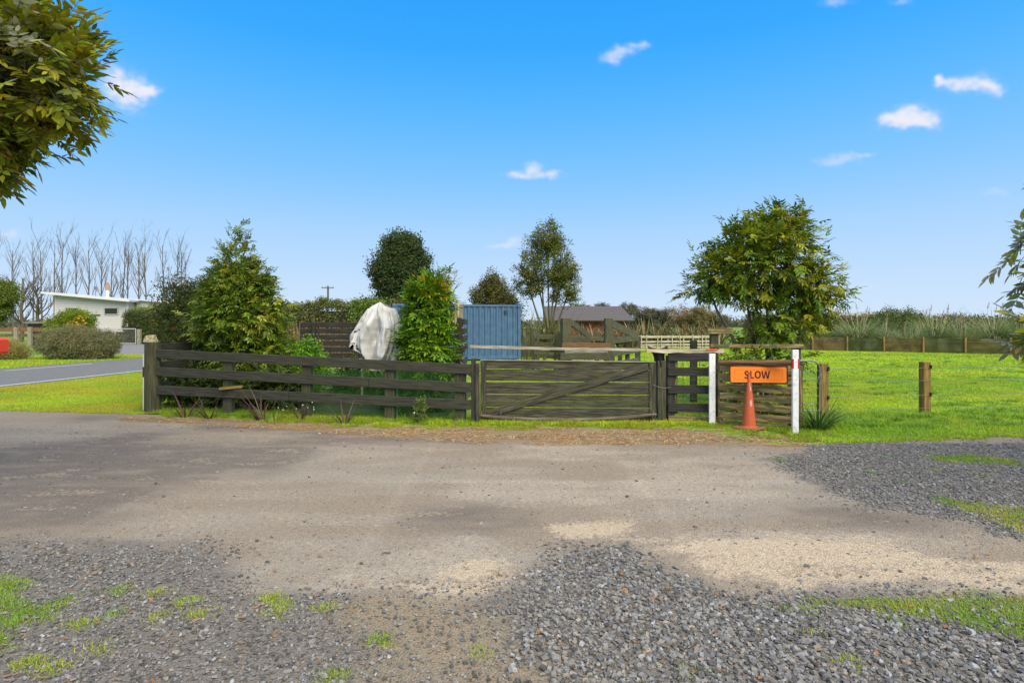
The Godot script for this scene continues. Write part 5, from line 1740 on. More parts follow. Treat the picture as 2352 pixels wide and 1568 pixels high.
# ---------------------------------------------------------------- yards and buildings
func make_yard() -> void:
	var o := thing("board_fence", "tall black-stained board fence at the back of the garden yard", "fence", Vector3.ZERO)
	var l := V(-5.62, 0, -15.0)
	var r := V(-1.3, 0, -15.0)
	for k in 7:
		var h := 1.69 - k * 0.163
		beam(o, "board", l + V(0, h, 0), r + V(0, h + rr(-0.01, 0.01), 0), 0.132, 0.035, M.black)
	for x in [-5.6, -5.23, -4.1, -2.7, -1.4]:
		sawn_post(o, "post", V(x, 0, -14.93 if x > -5.5 else -15.06), 1.76, 0.1, 0.09, M.black if x > -5.5 else M.grey)
	# the end of the rails that run back beside the gate
	var s := thing("end_fence", "dark post with stubby rail ends between shrub and container", "fence", Vector3.ZERO)
	sawn_post(s, "post", V(-1.115, 0, -12.0), 1.84, 0.095, 0.1, M.black)
	for h in [1.76, 1.55, 1.36, 1.16, 0.8, 0.5]:
		beam(s, "rail", V(-1.035, h, -12.0), V(-1.20, h, -14.9), 0.12, 0.06, M.black)
	beam(s, "rail", V(-1.1, 0.86, -12.0), V(-0.72, 0.82, -10.0), 0.1, 0.04, M.panel)
	var gp_ := thing("grey_post", "tall grey weathered post with split top in front of container", "post", V(-1.43, 0, -15.3))
	sawn_post(gp_, "post", Vector3.ZERO, 2.25, 0.2, 0.14, M.grey)
	beam(gp_, "splinter", V(-0.09, 1.7, 0.085), V(-0.085, 2.28, 0.085), 0.05, 0.025, M.grey, Vector3.RIGHT)
	beam(gp_, "splinter", V(-0.02, 1.9, 0.085), V(-0.015, 2.33, 0.08), 0.04, 0.025, M.pale, Vector3.RIGHT)

	# white frost cloth over a small tree
	cloth()
	# soil in the yard
	# container
	container()
	# timber stock yard: palings, small gate, loading race
	var z := -18.6
	var pl := thing("paling_fence", "row of upright weathered palings between container and small gate", "fence", Vector3.ZERO)
	rng.seed = 951
	for k in 9:
		var p := at(1198 + k * 3.7, LEVEL, 19.6)
		beam(pl, "paling", V(p.x, 0.0, p.z), V(p.x + rr(-0.01, 0.01), 1.62 + rr(-0.07, 0.08), p.z), 0.045 + rr(-0.006, 0.006), 0.02, M.yard if k % 3 else M.post, Vector3.RIGHT)
	beam(pl, "rail", at(1196, 755, 19.65), at(1232, 757, 19.65), 0.06, 0.03, M.yard)
	beam(pl, "rail", at(1196, 800, 19.65), at(1232, 800, 19.65), 0.06, 0.03, M.yard)
	var sg := thing("yard_gate", "small timber gate with diagonal brace in the stock yard", "gate", Vector3.ZERO)
	for u in [1236, 1275]:
		beam(sg, "stile", at(u, 757, 18.8), at(u, 870, 18.8), 0.09, 0.05, M.yard, Vector3.RIGHT)
	for v in [772, 788, 803, 818, 834, 850]:
		beam(sg, "board", at(1232, v, 18.85), at(1280, v + 3, 18.85), 0.09 if v > 780 else 0.04, 0.025, M.yard)
	beam(sg, "brace", at(1243, 838, 18.76), at(1275, 778, 18.76), 0.09, 0.025, M.yard)
	beam(sg, "latch_post", at(1284, 764, 18.7), at(1284, 870, 18.7), 0.1, 0.1, M.post, Vector3.RIGHT)
	var br := thing("back_rail_fence", "long dark rails at the back of the stock yard", "fence", Vector3.ZERO)
	for q in [[1226, 768, 771, 1410, 0.17], [1226, 786, 788, 1410, 0.14], [1226, 806, 806, 1410, 0.14]]:
		beam(br, "rail", at(q[0], q[1] + 4, 22.0), at(q[3], q[2] + 8, 22.0), q[4], 0.04, M.yard)
	for u in [1230, 1290, 1372, 1408]:
		var p := at(u, LEVEL, 22.06)
		sawn_post(br, "post", V(p.x, 0, p.z - 0.06), 1.42, 0.16, 0.1, M.yard)
	var rc := thing("loading_race", "heavy timber loading race with two tall posts and sloping side boards", "stock race", Vector3.ZERO)
	var pa := at(1300, LEVEL, 18.0)
	var pb := at(1397.5, LEVEL, 18.0)
	sawn_post(rc, "post", V(pa.x, 0, pa.z), 1.9, 0.31, 0.2, M.yard, 0.35)
	sawn_post(rc, "post", V(pb.x, 0, pb.z), 1.9, 0.24, 0.22, M.yard, 0.05)
	beam(rc, "front_board", at(1291, 793, 17.8), at(1403, 794, 17.8), 0.17, 0.05, M.brown)
	beam(rc, "front_board", at(1297, 807, 17.8), at(1396, 806, 17.8), 0.10, 0.05, M.grey)
	beam(rc, "front_beam", at(1287, 818, 17.65), at(1400, 819, 17.65), 0.2, 0.12, M.yard)
	beam(rc, "front_board", at(1291, 845, 17.8), at(1400, 845, 17.8), 0.2, 0.05, M.yard)
	beam(rc, "side_board", at(1310, 739, 18.05), at(1356, 774, 19.8), 0.2, 0.045, M.yard)
	beam(rc, "side_board", at(1309, 782, 18.05), at(1356, 780, 19.8), 0.2, 0.045, M.yard)
	beam(rc, "side_board", at(1407, 744, 18.1), at(1466, 773, 20.2), 0.24, 0.045, M.yard)
	beam(rc, "side_board", at(1406, 782, 18.1), at(1466, 776, 20.2), 0.2, 0.045, M.yard)
	beam(rc, "side_board", at(1406, 811, 18.1), at(1466, 803, 20.2), 0.22, 0.045, M.yard)
	beam(rc, "side_board", at(1406, 838, 18.1), at(1466, 828, 20.2), 0.2, 0.045, M.yard)
	for q in [[1442, 788, 19.6, 0.14], [1466, 772, 20.3, 0.17], [1425, 792, 21.0, 0.13]]:
		var p := at(q[0], q[1], q[2])
		sawn_post(rc, "post", V(p.x, 0, p.z - 0.06), p.y, q[3], 0.14, M.post)
	# pale rail fence further back
	var pf := thing("pale_rail_fence", "old pale three-rail fence with thin battens in front of the flax row", "fence", Vector3.ZERO)
	rng.seed = 952
	for q in [[773.5, 773, 0.13], [785, 783, 0.10], [792, 790, 0.09], [797, 797, 0.09]]:
		beam(pf, "rail", at(1464, q[0] + rr(-0.5, 0.5), 34.0), at(1560, (q[0] + q[1]) / 2.0, 34.0), q[2], 0.04, M.pale)
		beam(pf, "rail", at(1557, (q[0] + q[1]) / 2.0 + 0.4, 33.95), at(1648, q[1], 34.0), q[2], 0.04, M.pale)
	for u in [1474, 1486, 1512, 1520, 1544, 1562, 1570, 1592, 1614, 1622]:
		beam(pf, "batten", at(u, 769 + rr(-1, 2), 33.9), at(u + rr(-2, 2), 800, 33.9), 0.045, 0.03, M.pale, Vector3.RIGHT)
	for u in [1463, 1535, 1605, 1652]:
		var p := at(u, LEVEL, 34.08)
		sawn_post(pf, "post", V(p.x, 0, p.z - 0.06), 1.05, 0.14, 0.1, M.grey)
	var hd := thing("shade_boards", "added dark boards standing in for the shaded opening in the container side", "boards", Vector3.ZERO)  # added dark boards in place of the shade under the container awning
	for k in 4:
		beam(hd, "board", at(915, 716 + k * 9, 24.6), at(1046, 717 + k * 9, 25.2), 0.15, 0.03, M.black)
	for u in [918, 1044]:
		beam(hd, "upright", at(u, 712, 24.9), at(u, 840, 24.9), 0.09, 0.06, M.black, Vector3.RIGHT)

func cloth() -> void:
	var o := thing("frost_cloth", "white frost cloth draped over a small tree inside the yard", "cloth", V(-2.86, 0, -12.0))
	# half widths to the left and right at heights above the ground
	var prof := [[2.18, 0.03, 0.06], [2.13, 0.14, 0.2], [2.02, 0.24, 0.30], [1.85, 0.34, 0.36], [1.7, 0.42, 0.40], [1.55, 0.49, 0.44], [1.38, 0.53, 0.48], [1.25, 0.53, 0.49], [1.12, 0.46, 0.48], [1.0, 0.30, 0.45], [0.86, 0.26, 0.40], [0.72, 0.22, 0.30]]
	var n := noise(0.8, 961, 3)
	var cols := 120
	var n_rows := 40
	var grid := []
	for j in n_rows:
		var t := j / (n_rows - 1.0)
		var row := []
		for i in cols + 1:
			var a := TAU * i / cols
			var s := cos(a)
			var front := sin(a)
			# the hem hangs lowest in front, is caught up in a point on the left and torn on the right
			var hem := 0.72 + 0.46 * smoothstep(0.25, 0.75, -s) + 0.22 * smoothstep(0.5, 0.95, s) - 0.14 * exp(-pow((s + 0.62) * 6.0, 2.0)) + 0.05 * sin(a * 11.0) + 0.04 * sin(a * 23.0 + 1.0)
			var y := lerpf(2.18, hem, t) - 0.14 * (1.0 - t) * smoothstep(0.1, 1.0, absf(s))
			var k := 0
			while k < prof.size() - 2 and prof[k + 1][0] > y:
				k += 1
			var f := clampf((prof[k][0] - y) / (prof[k][0] - prof[k + 1][0]), 0.0, 1.0)
			var wl: float = lerpf(prof[k][1], prof[k + 1][1], f)
			var wr: float = lerpf(prof[k][2], prof[k + 1][2], f)
			var half := lerpf(wl if s < 0.0 else wr, (wl + wr) / 2.0, 1.0 - absf(s))
			var w := a + 0.25 * sin(a * 2.0 + 0.4) + 0.12 * sin(t * 4.0 + a)
			var pleat := (1.0 - absf(sin(w * 5.5))) * 0.30 + (1.0 - absf(sin(w * 9.0 + 1.0))) * 0.18 - 0.17
			var fold := 1.0 + pleat * smoothstep(0.02, 0.35, t) * (0.3 + 0.7 * absf(front)) + n.get_noise_3d(cos(a) * 2.5, y * 1.6, front * 2.5) * 0.22
			row.append(V(s * half * fold + 0.07 * (1.0 - t), y, front * minf(half, 0.42) * 0.9 * (1.0 + (fold - 1.0) * 2.2)))
		grid.append(row)
	var m := MB.new()
	# smooth normals from the grid
	var nr := []
	for j in n_rows:
		var row := []
		for i in cols + 1:
			var dx: Vector3 = grid[j][1 if i == cols else i + 1] - grid[j][i - 1 if i > 0 else cols - 1]
			var dy: Vector3 = grid[mini(j + 1, n_rows - 1)][i] - grid[maxi(j - 1, 0)][i]
			row.append(dx.cross(dy).normalized())
		nr.append(row)
	for j in n_rows - 1:
		for i in cols:
			for q in [[j, i], [j, i + 1], [j + 1, i + 1], [j, i], [j + 1, i + 1], [j + 1, i]]:
				var nn: Vector3 = nr[q[0]][q[1]]
				var pp: Vector3 = grid[q[0]][q[1]]
				if nn.dot(V(pp.x, 0.05, pp.z)) < 0.0:
					nn = -nn
				m.raw(pp, nn, Vector2(pp.x, pp.y))
			var last := m.v.size() - 6
			if (m.v[last + 2] - m.v[last]).cross(m.v[last + 1] - m.v[last]).dot(m.n[last]) < 0.0:
				for e in [0, 3]:
					var kv := m.v[last + e + 1]
					var kn := m.n[last + e + 1]
					m.v[last + e + 1] = m.v[last + e + 2]
					m.n[last + e + 1] = m.n[last + e + 2]
					m.v[last + e + 2] = kv
					m.n[last + e + 2] = kn
	var cm := plain(Color.WHITE, 0.9)
	cm.albedo_texture = noise_tex(0.02, 962, [[0.0, Color8(186, 185, 178)], [0.4, Color8(212, 212, 210)], [1.0, Color8(226, 226, 226)]], 256)
	cm.backlight_enabled = true
	cm.backlight = Color(0.6, 0.6, 0.6)
	part(o, "sheet", m.done(), cm)
	var t := thing("covered_tree", "thin stem and stakes of the small tree under the white cloth", "tree", V(-2.86, 0, -12.0))
	var s := mb()
	s.tube([V(0, -0.1, 0), V(0.03, 0.9, 0), V(0.05, 1.95, 0)], [0.03, 0.025, 0.015], 7)
	part(t, "trunk", s.done(), M.bark)
	beam(t, "stake", V(-0.3, -0.05, 0.1), V(-0.28, 1.02, 0.1), 0.05, 0.05, M.grey, Vector3.RIGHT)

func container() -> void:
	var a := V(-5.43, 0.05, -25.6)
	var b := V(0.44, 0.05, -27.2)
	var yaw := atan2(-(b.z - a.z), b.x - a.x)
	var o := thing("shipping_container", "blue corrugated shipping container at the back of the yards", "container", (a + b) / 2.0, yaw)
	var L := 6.06
	var H := 2.59
	var W := 2.44
	var paint := plain(Color.WHITE, 0.5)
	paint.albedo_texture = noise_tex(0.012, 971, [[0.0, lin(0.042, 0.10, 0.19)], [0.5, lin(0.058, 0.128, 0.235)], [0.8, lin(0.07, 0.148, 0.26)], [1.0, lin(0.11, 0.165, 0.25)]], 512, 5)
	paint.uv1_scale = V(0.35, 0.35, 1)
	for side in [[0.0, 1.0, L], [-W, -1.0, L]]:
		var m := mb()
		var x := -L / 2 + 0.14
		var d := [[0.0, 0.0], [0.085, 0.0], [0.135, -0.05], [0.228, -0.05], [0.278, 0.0]]
		var pts := [V(x, 0, 0)]
		while x < L / 2 - 0.14:
			for k in range(1, 5):
				var px: float = minf(x + d[k][0], L / 2 - 0.14)
				pts.append(V(px, 0, d[k][1]))
			x += 0.278
		for i in pts.size() - 1:
			var p: Vector3 = pts[i] * V(1, 1, side[1]) + V(0, 0, side[0] - 0.02 * side[1])
			var q: Vector3 = pts[i + 1] * V(1, 1, side[1]) + V(0, 0, side[0] - 0.02 * side[1])
			if side[1] > 0:
				m.quad(p + V(0, H - 0.08, 0), q + V(0, H - 0.08, 0), q + V(0, 0.14, 0), p + V(0, 0.14, 0))
			else:
				m.quad(q + V(0, H - 0.08, 0), p + V(0, H - 0.08, 0), p + V(0, 0.14, 0), q + V(0, 0.14, 0))
		part(o, "side_panel", m.done(), paint)
	for s in [-1, 1]:
		var m := mb()
		m.box(V(0.04, H - 0.2, W - 0.2), 0.005, V(s * (L / 2 - 0.05), H / 2, -W / 2))
		part(o, "end_panel", m.done(), paint)
		for zz in [-0.06, -W + 0.06]:
			m = mb()
			m.box(V(0.15, H - 0.24, 0.12), 0.01, V(s * (L / 2 - 0.075), H / 2, zz))
			part(o, "corner_post", m.done(), paint)
			for yy in [0.06, H - 0.06]:
				m = mb()
				m.box(V(0.178, 0.118, 0.16), 0.01, V(s * (L / 2 - 0.086), yy, zz + (0.01 if zz > -1 else -0.01)))
				part(o, "corner_casting", m.done(), paint)
	for zz in [-0.03, -W + 0.03]:
		for yy in [0.08, H - 0.05]:
			var m := mb()
			m.box(V(L - 0.36, 0.1 if yy > 1 else 0.16, 0.07), 0.008, V(0, yy, zz))
			part(o, "side_rail", m.done(), paint)
	var rf := mb()
	rf.box(V(L - 0.1, 0.03, W - 0.1), 0.005, V(0, H - 0.03, -W / 2))
	part(o, "roof", rf.done(), paint)
	var vt := mb()
	vt.box(V(0.1, 0.2, 0.04), 0.01, V(2.25, H - 0.36, 0.005))
	part(o, "vent", vt.done(), M.black)

func make_house() -> void:
	var d := 55.0
	var o := thing("white_house", "white weatherboard house with mono-pitch roof across the road", "house", Vector3.ZERO)
	var x0 := at(127, 0, d).x
	var x1 := at(291, 0, d).x
	var x2 := at(420, 0, d).x
	var board := plain(lin(0.63, 0.59, 0.585), 0.7)
	var trim := plain(lin(0.74, 0.71, 0.68), 0.6)
	var h0 := 1.7 + 68.0 * d / LENS
	var h1 := 1.7 + 55.0 * d / LENS
	var wall := mb()
	wall.box(V(x1 - x0, 3.0, 5.0), 0.01, V((x0 + x1) / 2, 2.45, -d - 2.55))
	part(o, "wall", wall.done(), board)
	# weatherboards, each lapped over the one below and cut by the roof slope
	var y := 1.0
	while y < h0 - 0.05:
		var top := y + 0.185
		var xe := x1
		if top > h1:
			xe = lerpf(x1, x0, (top - h1) / (h0 - h1))
		if xe - x0 < 0.3:
			break
		var m := mb()
		m.quad(V(x0, top, -d), V(xe, top, -d), V(xe, y, -d + 0.045), V(x0, y, -d + 0.045))
		m.quad(V(x0, y, -d + 0.045), V(xe, y, -d + 0.045), V(xe, y, -d), V(x0, y, -d))
		part(o, "weatherboard", m.done(), board)
		y += 0.18
	var gable := mb()
	gable.quad(V(x0, h0, -d - 0.02), V(x1, h1, -d - 0.02), V(x1, 3.9, -d - 0.02), V(x0, 3.9, -d - 0.02))
	part(o, "gable", gable.done(), board)
	var base := mb()
	base.box(V(x1 - x0 + 0.1, 1.0, 4.9), 0.01, V((x0 + x1) / 2, 0.47, -d - 2.6))
	part(o, "foundation", base.done(), plain(lin(0.03, 0.03, 0.03), 0.9))
	beam(o, "corner_board", V(x1 + 0.06, 1.0, -d + 0.02), V(x1 + 0.06, h1, -d + 0.02), 0.16, 0.05, trim, Vector3.RIGHT)
	beam(o, "corner_board", V(x0 - 0.03, 1.0, -d + 0.02), V(x0 - 0.03, h0, -d + 0.02), 0.1, 0.05, trim, Vector3.RIGHT)
	var roof := beam(o, "roof", at(108, 672, d) + V(0, 0.0, -2.3), at(309, 690.5, d) + V(0, 0, -2.3), 0.12, 6.2, plain(lin(0.62, 0.63, 0.65), 0.5))
	beam(roof, "fascia", V(-4.25, -0.04, 3.12), V(4.25, -0.04, 3.12), 0.2, 0.03, trim)
	var wing := mb()
	wing.box(V(x2 - x1 - 0.15, 3.1, 5.0), 0.01, V((x1 + x2) / 2 + 0.1, 2.5, -d - 3.6))
	part(o, "wing_wall", wing.done(), trim)
	beam(o, "wing_roof", at(300, 687, d) + V(0, 0, -3.4), at(424, 700, d) + V(0, 0, -3.4), 0.1, 5.6, plain(lin(0.62, 0.63, 0.65), 0.5))
	var k := 0
	for u in [[151, 181], [240, 271]]:
		var c0 := at(u[0], 722, d)
		var c1 := at(u[1], 707, d)
		var w := mb()
		w.box(V(c1.x - c0.x - 0.12, c1.y - c0.y - 0.1, 0.03), 0.004, V((c0.x + c1.x) / 2, (c0.y + c1.y) / 2, -d + 0.06))
		var win := part(o, "window", w.done(), M.glass)
		for e in [[c0, V(c1.x, c0.y, c0.z)], [V(c0.x, c1.y, c0.z), c1], [c0, V(c0.x, c1.y, c0.z)], [V(c1.x, c0.y, c0.z), c1]]:
			beam(win, "frame", e[0] + V(0, 0, 0.08), e[1] + V(0, 0, 0.08), 0.1, 0.06, plain(lin(0.45, 0.45, 0.46), 0.5), Vector3.UP if k % 4 < 2 else Vector3.RIGHT)
			k += 1
	beam(o, "pelmet", at(200, 723, d - 0.1), at(229, 723, d - 0.1), 0.09, 0.08, M.black)
	var fl := mb()
	fl.tube([at(246, 684, d + 1.5), at(246, 664, d + 1.5)], [0.14, 0.14], 10)
	var flue := part(o, "flue", fl.done(), trim)
	var cap := mb()
	cap.tube([at(246, 666, d + 1.5), at(246, 660, d + 1.5), at(246, 652, d + 1.5), at(246, 648, d + 1.5)], [0.17, 0.2, 0.16, 0.06], 10)
	part(flue, "cowl", cap.done(), plain(lin(0.45, 0.25, 0.12), 0.8))
	var dish := mb()
	dish.lathe([[0.02, 0.0], [0.16, 0.03], [0.28, 0.1], [0.3, 0.12]], 14)
	var ds := part(o, "satellite_dish", dish.done(), plain(lin(0.25, 0.25, 0.26), 0.5), Transform3D(Basis(V(0, 0, 1), -1.2) * Basis.from_scale(V(1, 1, 1)), at(219, 665, d + 1.0)))
	beam(ds, "mast", V(0.0, 0, 0), V(0.85, -0.35, 0), 0.04, 0.04, M.metal)
	# chain link gate
	var g := thing("wire_gate", "galvanised chain-link gate at the white house driveway", "gate", Vector3.ZERO)
	var gd := 48.3
	var a := V(at(216, 0, gd).x, 0.08, -gd)
	var b := V(at(311, 0, gd).x, 0.08, -gd)
	for e in [[a, b], [a + V(0, 1.25, 0), b + V(0, 1.25, 0)], [a, a + V(0, 1.25, 0)], [b, b + V(0, 1.25, 0)], [(a + b) / 2, (a + b) / 2 + V(0, 1.25, 0)]]:
		var t := mb()
		t.tube([e[0], e[1]], [0.03, 0.03], 8)
		part(g, "frame", t.done(), plain(lin(0.6, 0.6, 0.6), 0.5))
	var t2 := mb()
	var x := a.x
	while x < b.x - 0.1:
		t2.tube([V(x, 0.08, -gd), V(minf(x + 1.2, b.x), 0.08 + minf(1.2, b.x - x), -gd)], [0.006, 0.006], 3, false)
		t2.tube([V(x, 1.3, -gd), V(minf(x + 1.2, b.x), 1.3 - minf(1.2, b.x - x), -gd)], [0.006, 0.006], 3, false)
		x += 0.11
	var mesh := part(g, "wire_mesh", t2.done(), M.wire)
	mesh.set_meta("kind", "stuff")
	var gpst := thing("gate_post", "square grey post at the right end of the chain-link gate", "post", V(b.x + 0.3, 0, -gd))
	sawn_post(gpst, "post", Vector3.ZERO, 1.3, 0.25, 0.25, M.grey)
	# low sleeper fence and the hutch behind it
	var s := thing("sleeper_fence", "low brown timber fence with square posts behind the grey-green bush", "fence", Vector3.ZERO)
	for u in [-30, 36, 68, 110, 150]:
		var p := at(u, LEVEL, 44.0)
		sawn_post(s, "post", V(p.x, 0, p.z), 1.5, 0.28, 0.2, M.grey)
	beam(s, "rail", at(-40, 757, 44.15), at(160, 757, 44.15), 0.28, 0.06, M.brown)
	beam(s, "rail", at(-40, 770, 44.15), at(160, 770, 44.15), 0.24, 0.06, M.bark)
	var hu := thing("timber_hutch", "small dark hutch with a flat overhanging roof behind the low fence", "hutch", V(at(89, 0, 47.0).x, 0, -47.0))
	var hm := mb()
	hm.box(V(1.15, 1.75, 1.0), 0.02, V(0, 0.875, 0))
	part(hu, "body", hm.done(), M.black)
	hm = mb()
	hm.box(V(1.55, 0.1, 1.4), 0.01, V(0, 1.85, 0))
	part(hu, "roof", hm.done(), M.grey)
	# road and its lines
	var asphalt := plain(Color.WHITE, 0.9)
	asphalt.albedo_texture = noise_tex(0.02, 981, [[0.0, lin(0.135, 0.13, 0.12)], [0.5, lin(0.17, 0.163, 0.15)], [1.0, lin(0.205, 0.197, 0.18)]], 512, 6)
	asphalt.uv1_triplanar = true
	asphalt.uv1_world_triplanar = true
	asphalt.uv1_scale = V(0.3, 0.3, 0.3)
	var rd := PlaneMesh.new()
	rd.size = Vector2(6.4, 130)
	structure("road", rd, asphalt, Transform3D(Basis(Vector3.UP, -0.1), V(-13.6, 0.006, -50)))
	var line := plain(lin(0.62, 0.62, 0.60), 0.8)
	var l1 := PlaneMesh.new()
	l1.size = Vector2(0.14, 128)
	structure("edge_line", l1, line, Transform3D(Basis(Vector3.UP, -0.1), V(-10.65, 0.0105, -50)))
	for k2 in 6:
		var l2 := PlaneMesh.new()
		l2.size = Vector2(0.14, 3.8)
		structure("road_marking", l2, line, Transform3D(Basis(Vector3.UP, -0.1), V(-18.36 + 1.1 * k2, 0.0105, -22.6 - k2 * 11.0)))
	# gravel entrance across the road
	var en := PlaneMesh.new()
	en.size = Vector2(7.5, 24)
	var gm := plain(Color.WHITE, 0.95)
	gm.albedo_texture = noise_tex(0.2, 982, [[0.2, lin(0.10, 0.10, 0.10)], [0.5, lin(0.22, 0.21, 0.20)], [0.8, lin(0.38, 0.37, 0.36)]], 512, 4)
	gm.uv1_scale = V(6, 18, 1)
	structure("gravel_entrance", en, gm, Transform3D(Basis(Vector3.UP, 0.75), V(-27.2, 0.003, -39.5)))
	# red letterbox at the left edge
	var lb := thing("letterbox", "round-cornered red letterbox on a dark post at the left edge", "letterbox", gp(2, 905) - V(0.13, 0, 0))
	var bx := mb()
	bx.box(V(0.3, 0.39, 0.5), 0.05, V(-0.02, 1.18, 0))
	part(lb, "box", bx.done(), plain(lin(0.8, 0.06, 0.03), 0.4))
	sawn_post(lb, "post", V(-0.05, 0, 0), 0.98, 0.09, 0.09, M.post)
	# power pole far behind the hedge
	var pp := thing("power_pole", "distant wooden power pole with crossarm above the hedge", "power pole", V(at(753, 0, 82).x, 0, -82))
	round_post(pp, "pole", Vector3.ZERO, 7.3, 0.14, M.twig)
	beam(pp, "crossarm", V(-0.9, 7.0, 0.14), V(0.9, 7.0, 0.14), 0.12, 0.1, M.twig)
	for xx in [-0.8, -0.3, 0.75]:
		var ins := mb()
		ins.lathe([[0.03, 0.0], [0.05, 0.06], [0.02, 0.16], [0.0, 0.18]], 8)
		part(pp, "insulator", ins.done(), M.glass, Transform3D(Basis.IDENTITY, V(xx, 7.06, 0.14)))
	# brick house with brown tiled roof
	var bh := thing("brick_house", "red brick house with brown tiled hip roof beyond the flax", "house", Vector3.ZERO)
	var bd := 62.0
	var bw := mb()
	var w0 := at(1262, 736, bd)
	var w1 := at(1446, 736, bd)
	bw.box(V(w1.x - w0.x, 2.2, 7.0), 0.01, V((w0.x + w1.x) / 2, 1.02, -bd - 4.0))
	var brick := plain(Color.WHITE, 0.9)
	brick.albedo_texture = noise_tex(0.03, 991, [[0.0, lin(0.15, 0.045, 0.03)], [0.5, lin(0.22, 0.065, 0.04)], [1.0, lin(0.28, 0.10, 0.065)]], 256)
	part(bh, "wall", bw.done(), brick)
	# courses of roof tiles, each a step of its own height
	var rt := mb()
	var e0 := at(1250, 737, bd)
	var e1 := at(1457, 737, bd)
	var ridge := at(1425, 703, bd + 4.2)
	var n := 9
	for i in n:
		var t0 := i / float(n)
		var t1 := (i + 1) / float(n)
		var ya := lerpf(e0.y, ridge.y, t0) + 0.13
		var yb := lerpf(e0.y, ridge.y, t1)
		var za := lerpf(-bd + 0.4, -bd - 4.2, t0)
		var zb := lerpf(-bd + 0.4, -bd - 4.2, t1)
		var xa := lerpf(e1.x, ridge.x, t0)
		var xb := lerpf(e1.x, ridge.x, t1)
		rt.quad(V(e0.x, yb, zb), V(xb, yb, zb), V(xa, ya, za), V(e0.x, ya, za))
		rt.quad(V(e0.x, ya, za), V(xa, ya, za), V(xa, ya - 0.15, za), V(e0.x, ya - 0.15, za))
		rt.quad(V(xb, yb, zb), V(xb, yb, -bd * 2.0 - 8.4 - zb), V(xa, ya, -bd * 2.0 - 8.4 - za), V(xa, ya, za))
	var tile := plain(Color.WHITE, 0.7)
	tile.albedo_texture = noise_tex(0.05, 992, [[0.0, lin(0.095, 0.085, 0.088)], [0.5, lin(0.14, 0.125, 0.13)], [1.0, lin(0.19, 0.17, 0.175)]], 256)
	var rfp := part(bh, "roof", rt.done(), tile)
	beam(rfp, "gutter", e0 + V(0, 0, 0.45), e1 + V(0, 0, 0.45), 0.12, 0.1, M.black)
	# long pale shed roof on the right horizon
	var sh := thing("farm_shed", "long low pale grey shed roof on the right horizon", "shed", V(at(2000, 0, 120).x, 0, -120))
	var sm := mb()
	var prev := V(-11.5, 2.6, 0)
	for i in range(1, 13):
		var t := i / 12.0
		var now := V(-11.5 + 23.0 * t, 2.6 + 1.9 * sin(t * PI), 0)
		sm.quad(prev + V(0, 0, -14), now + V(0, 0, -14), now, prev)
		sm.quad(prev, now, V(now.x, 0, 0), V(prev.x, 0, 0))
		prev = now
	part(sh, "roof", sm.done(), plain(lin(0.48, 0.50, 0.53), 0.6))

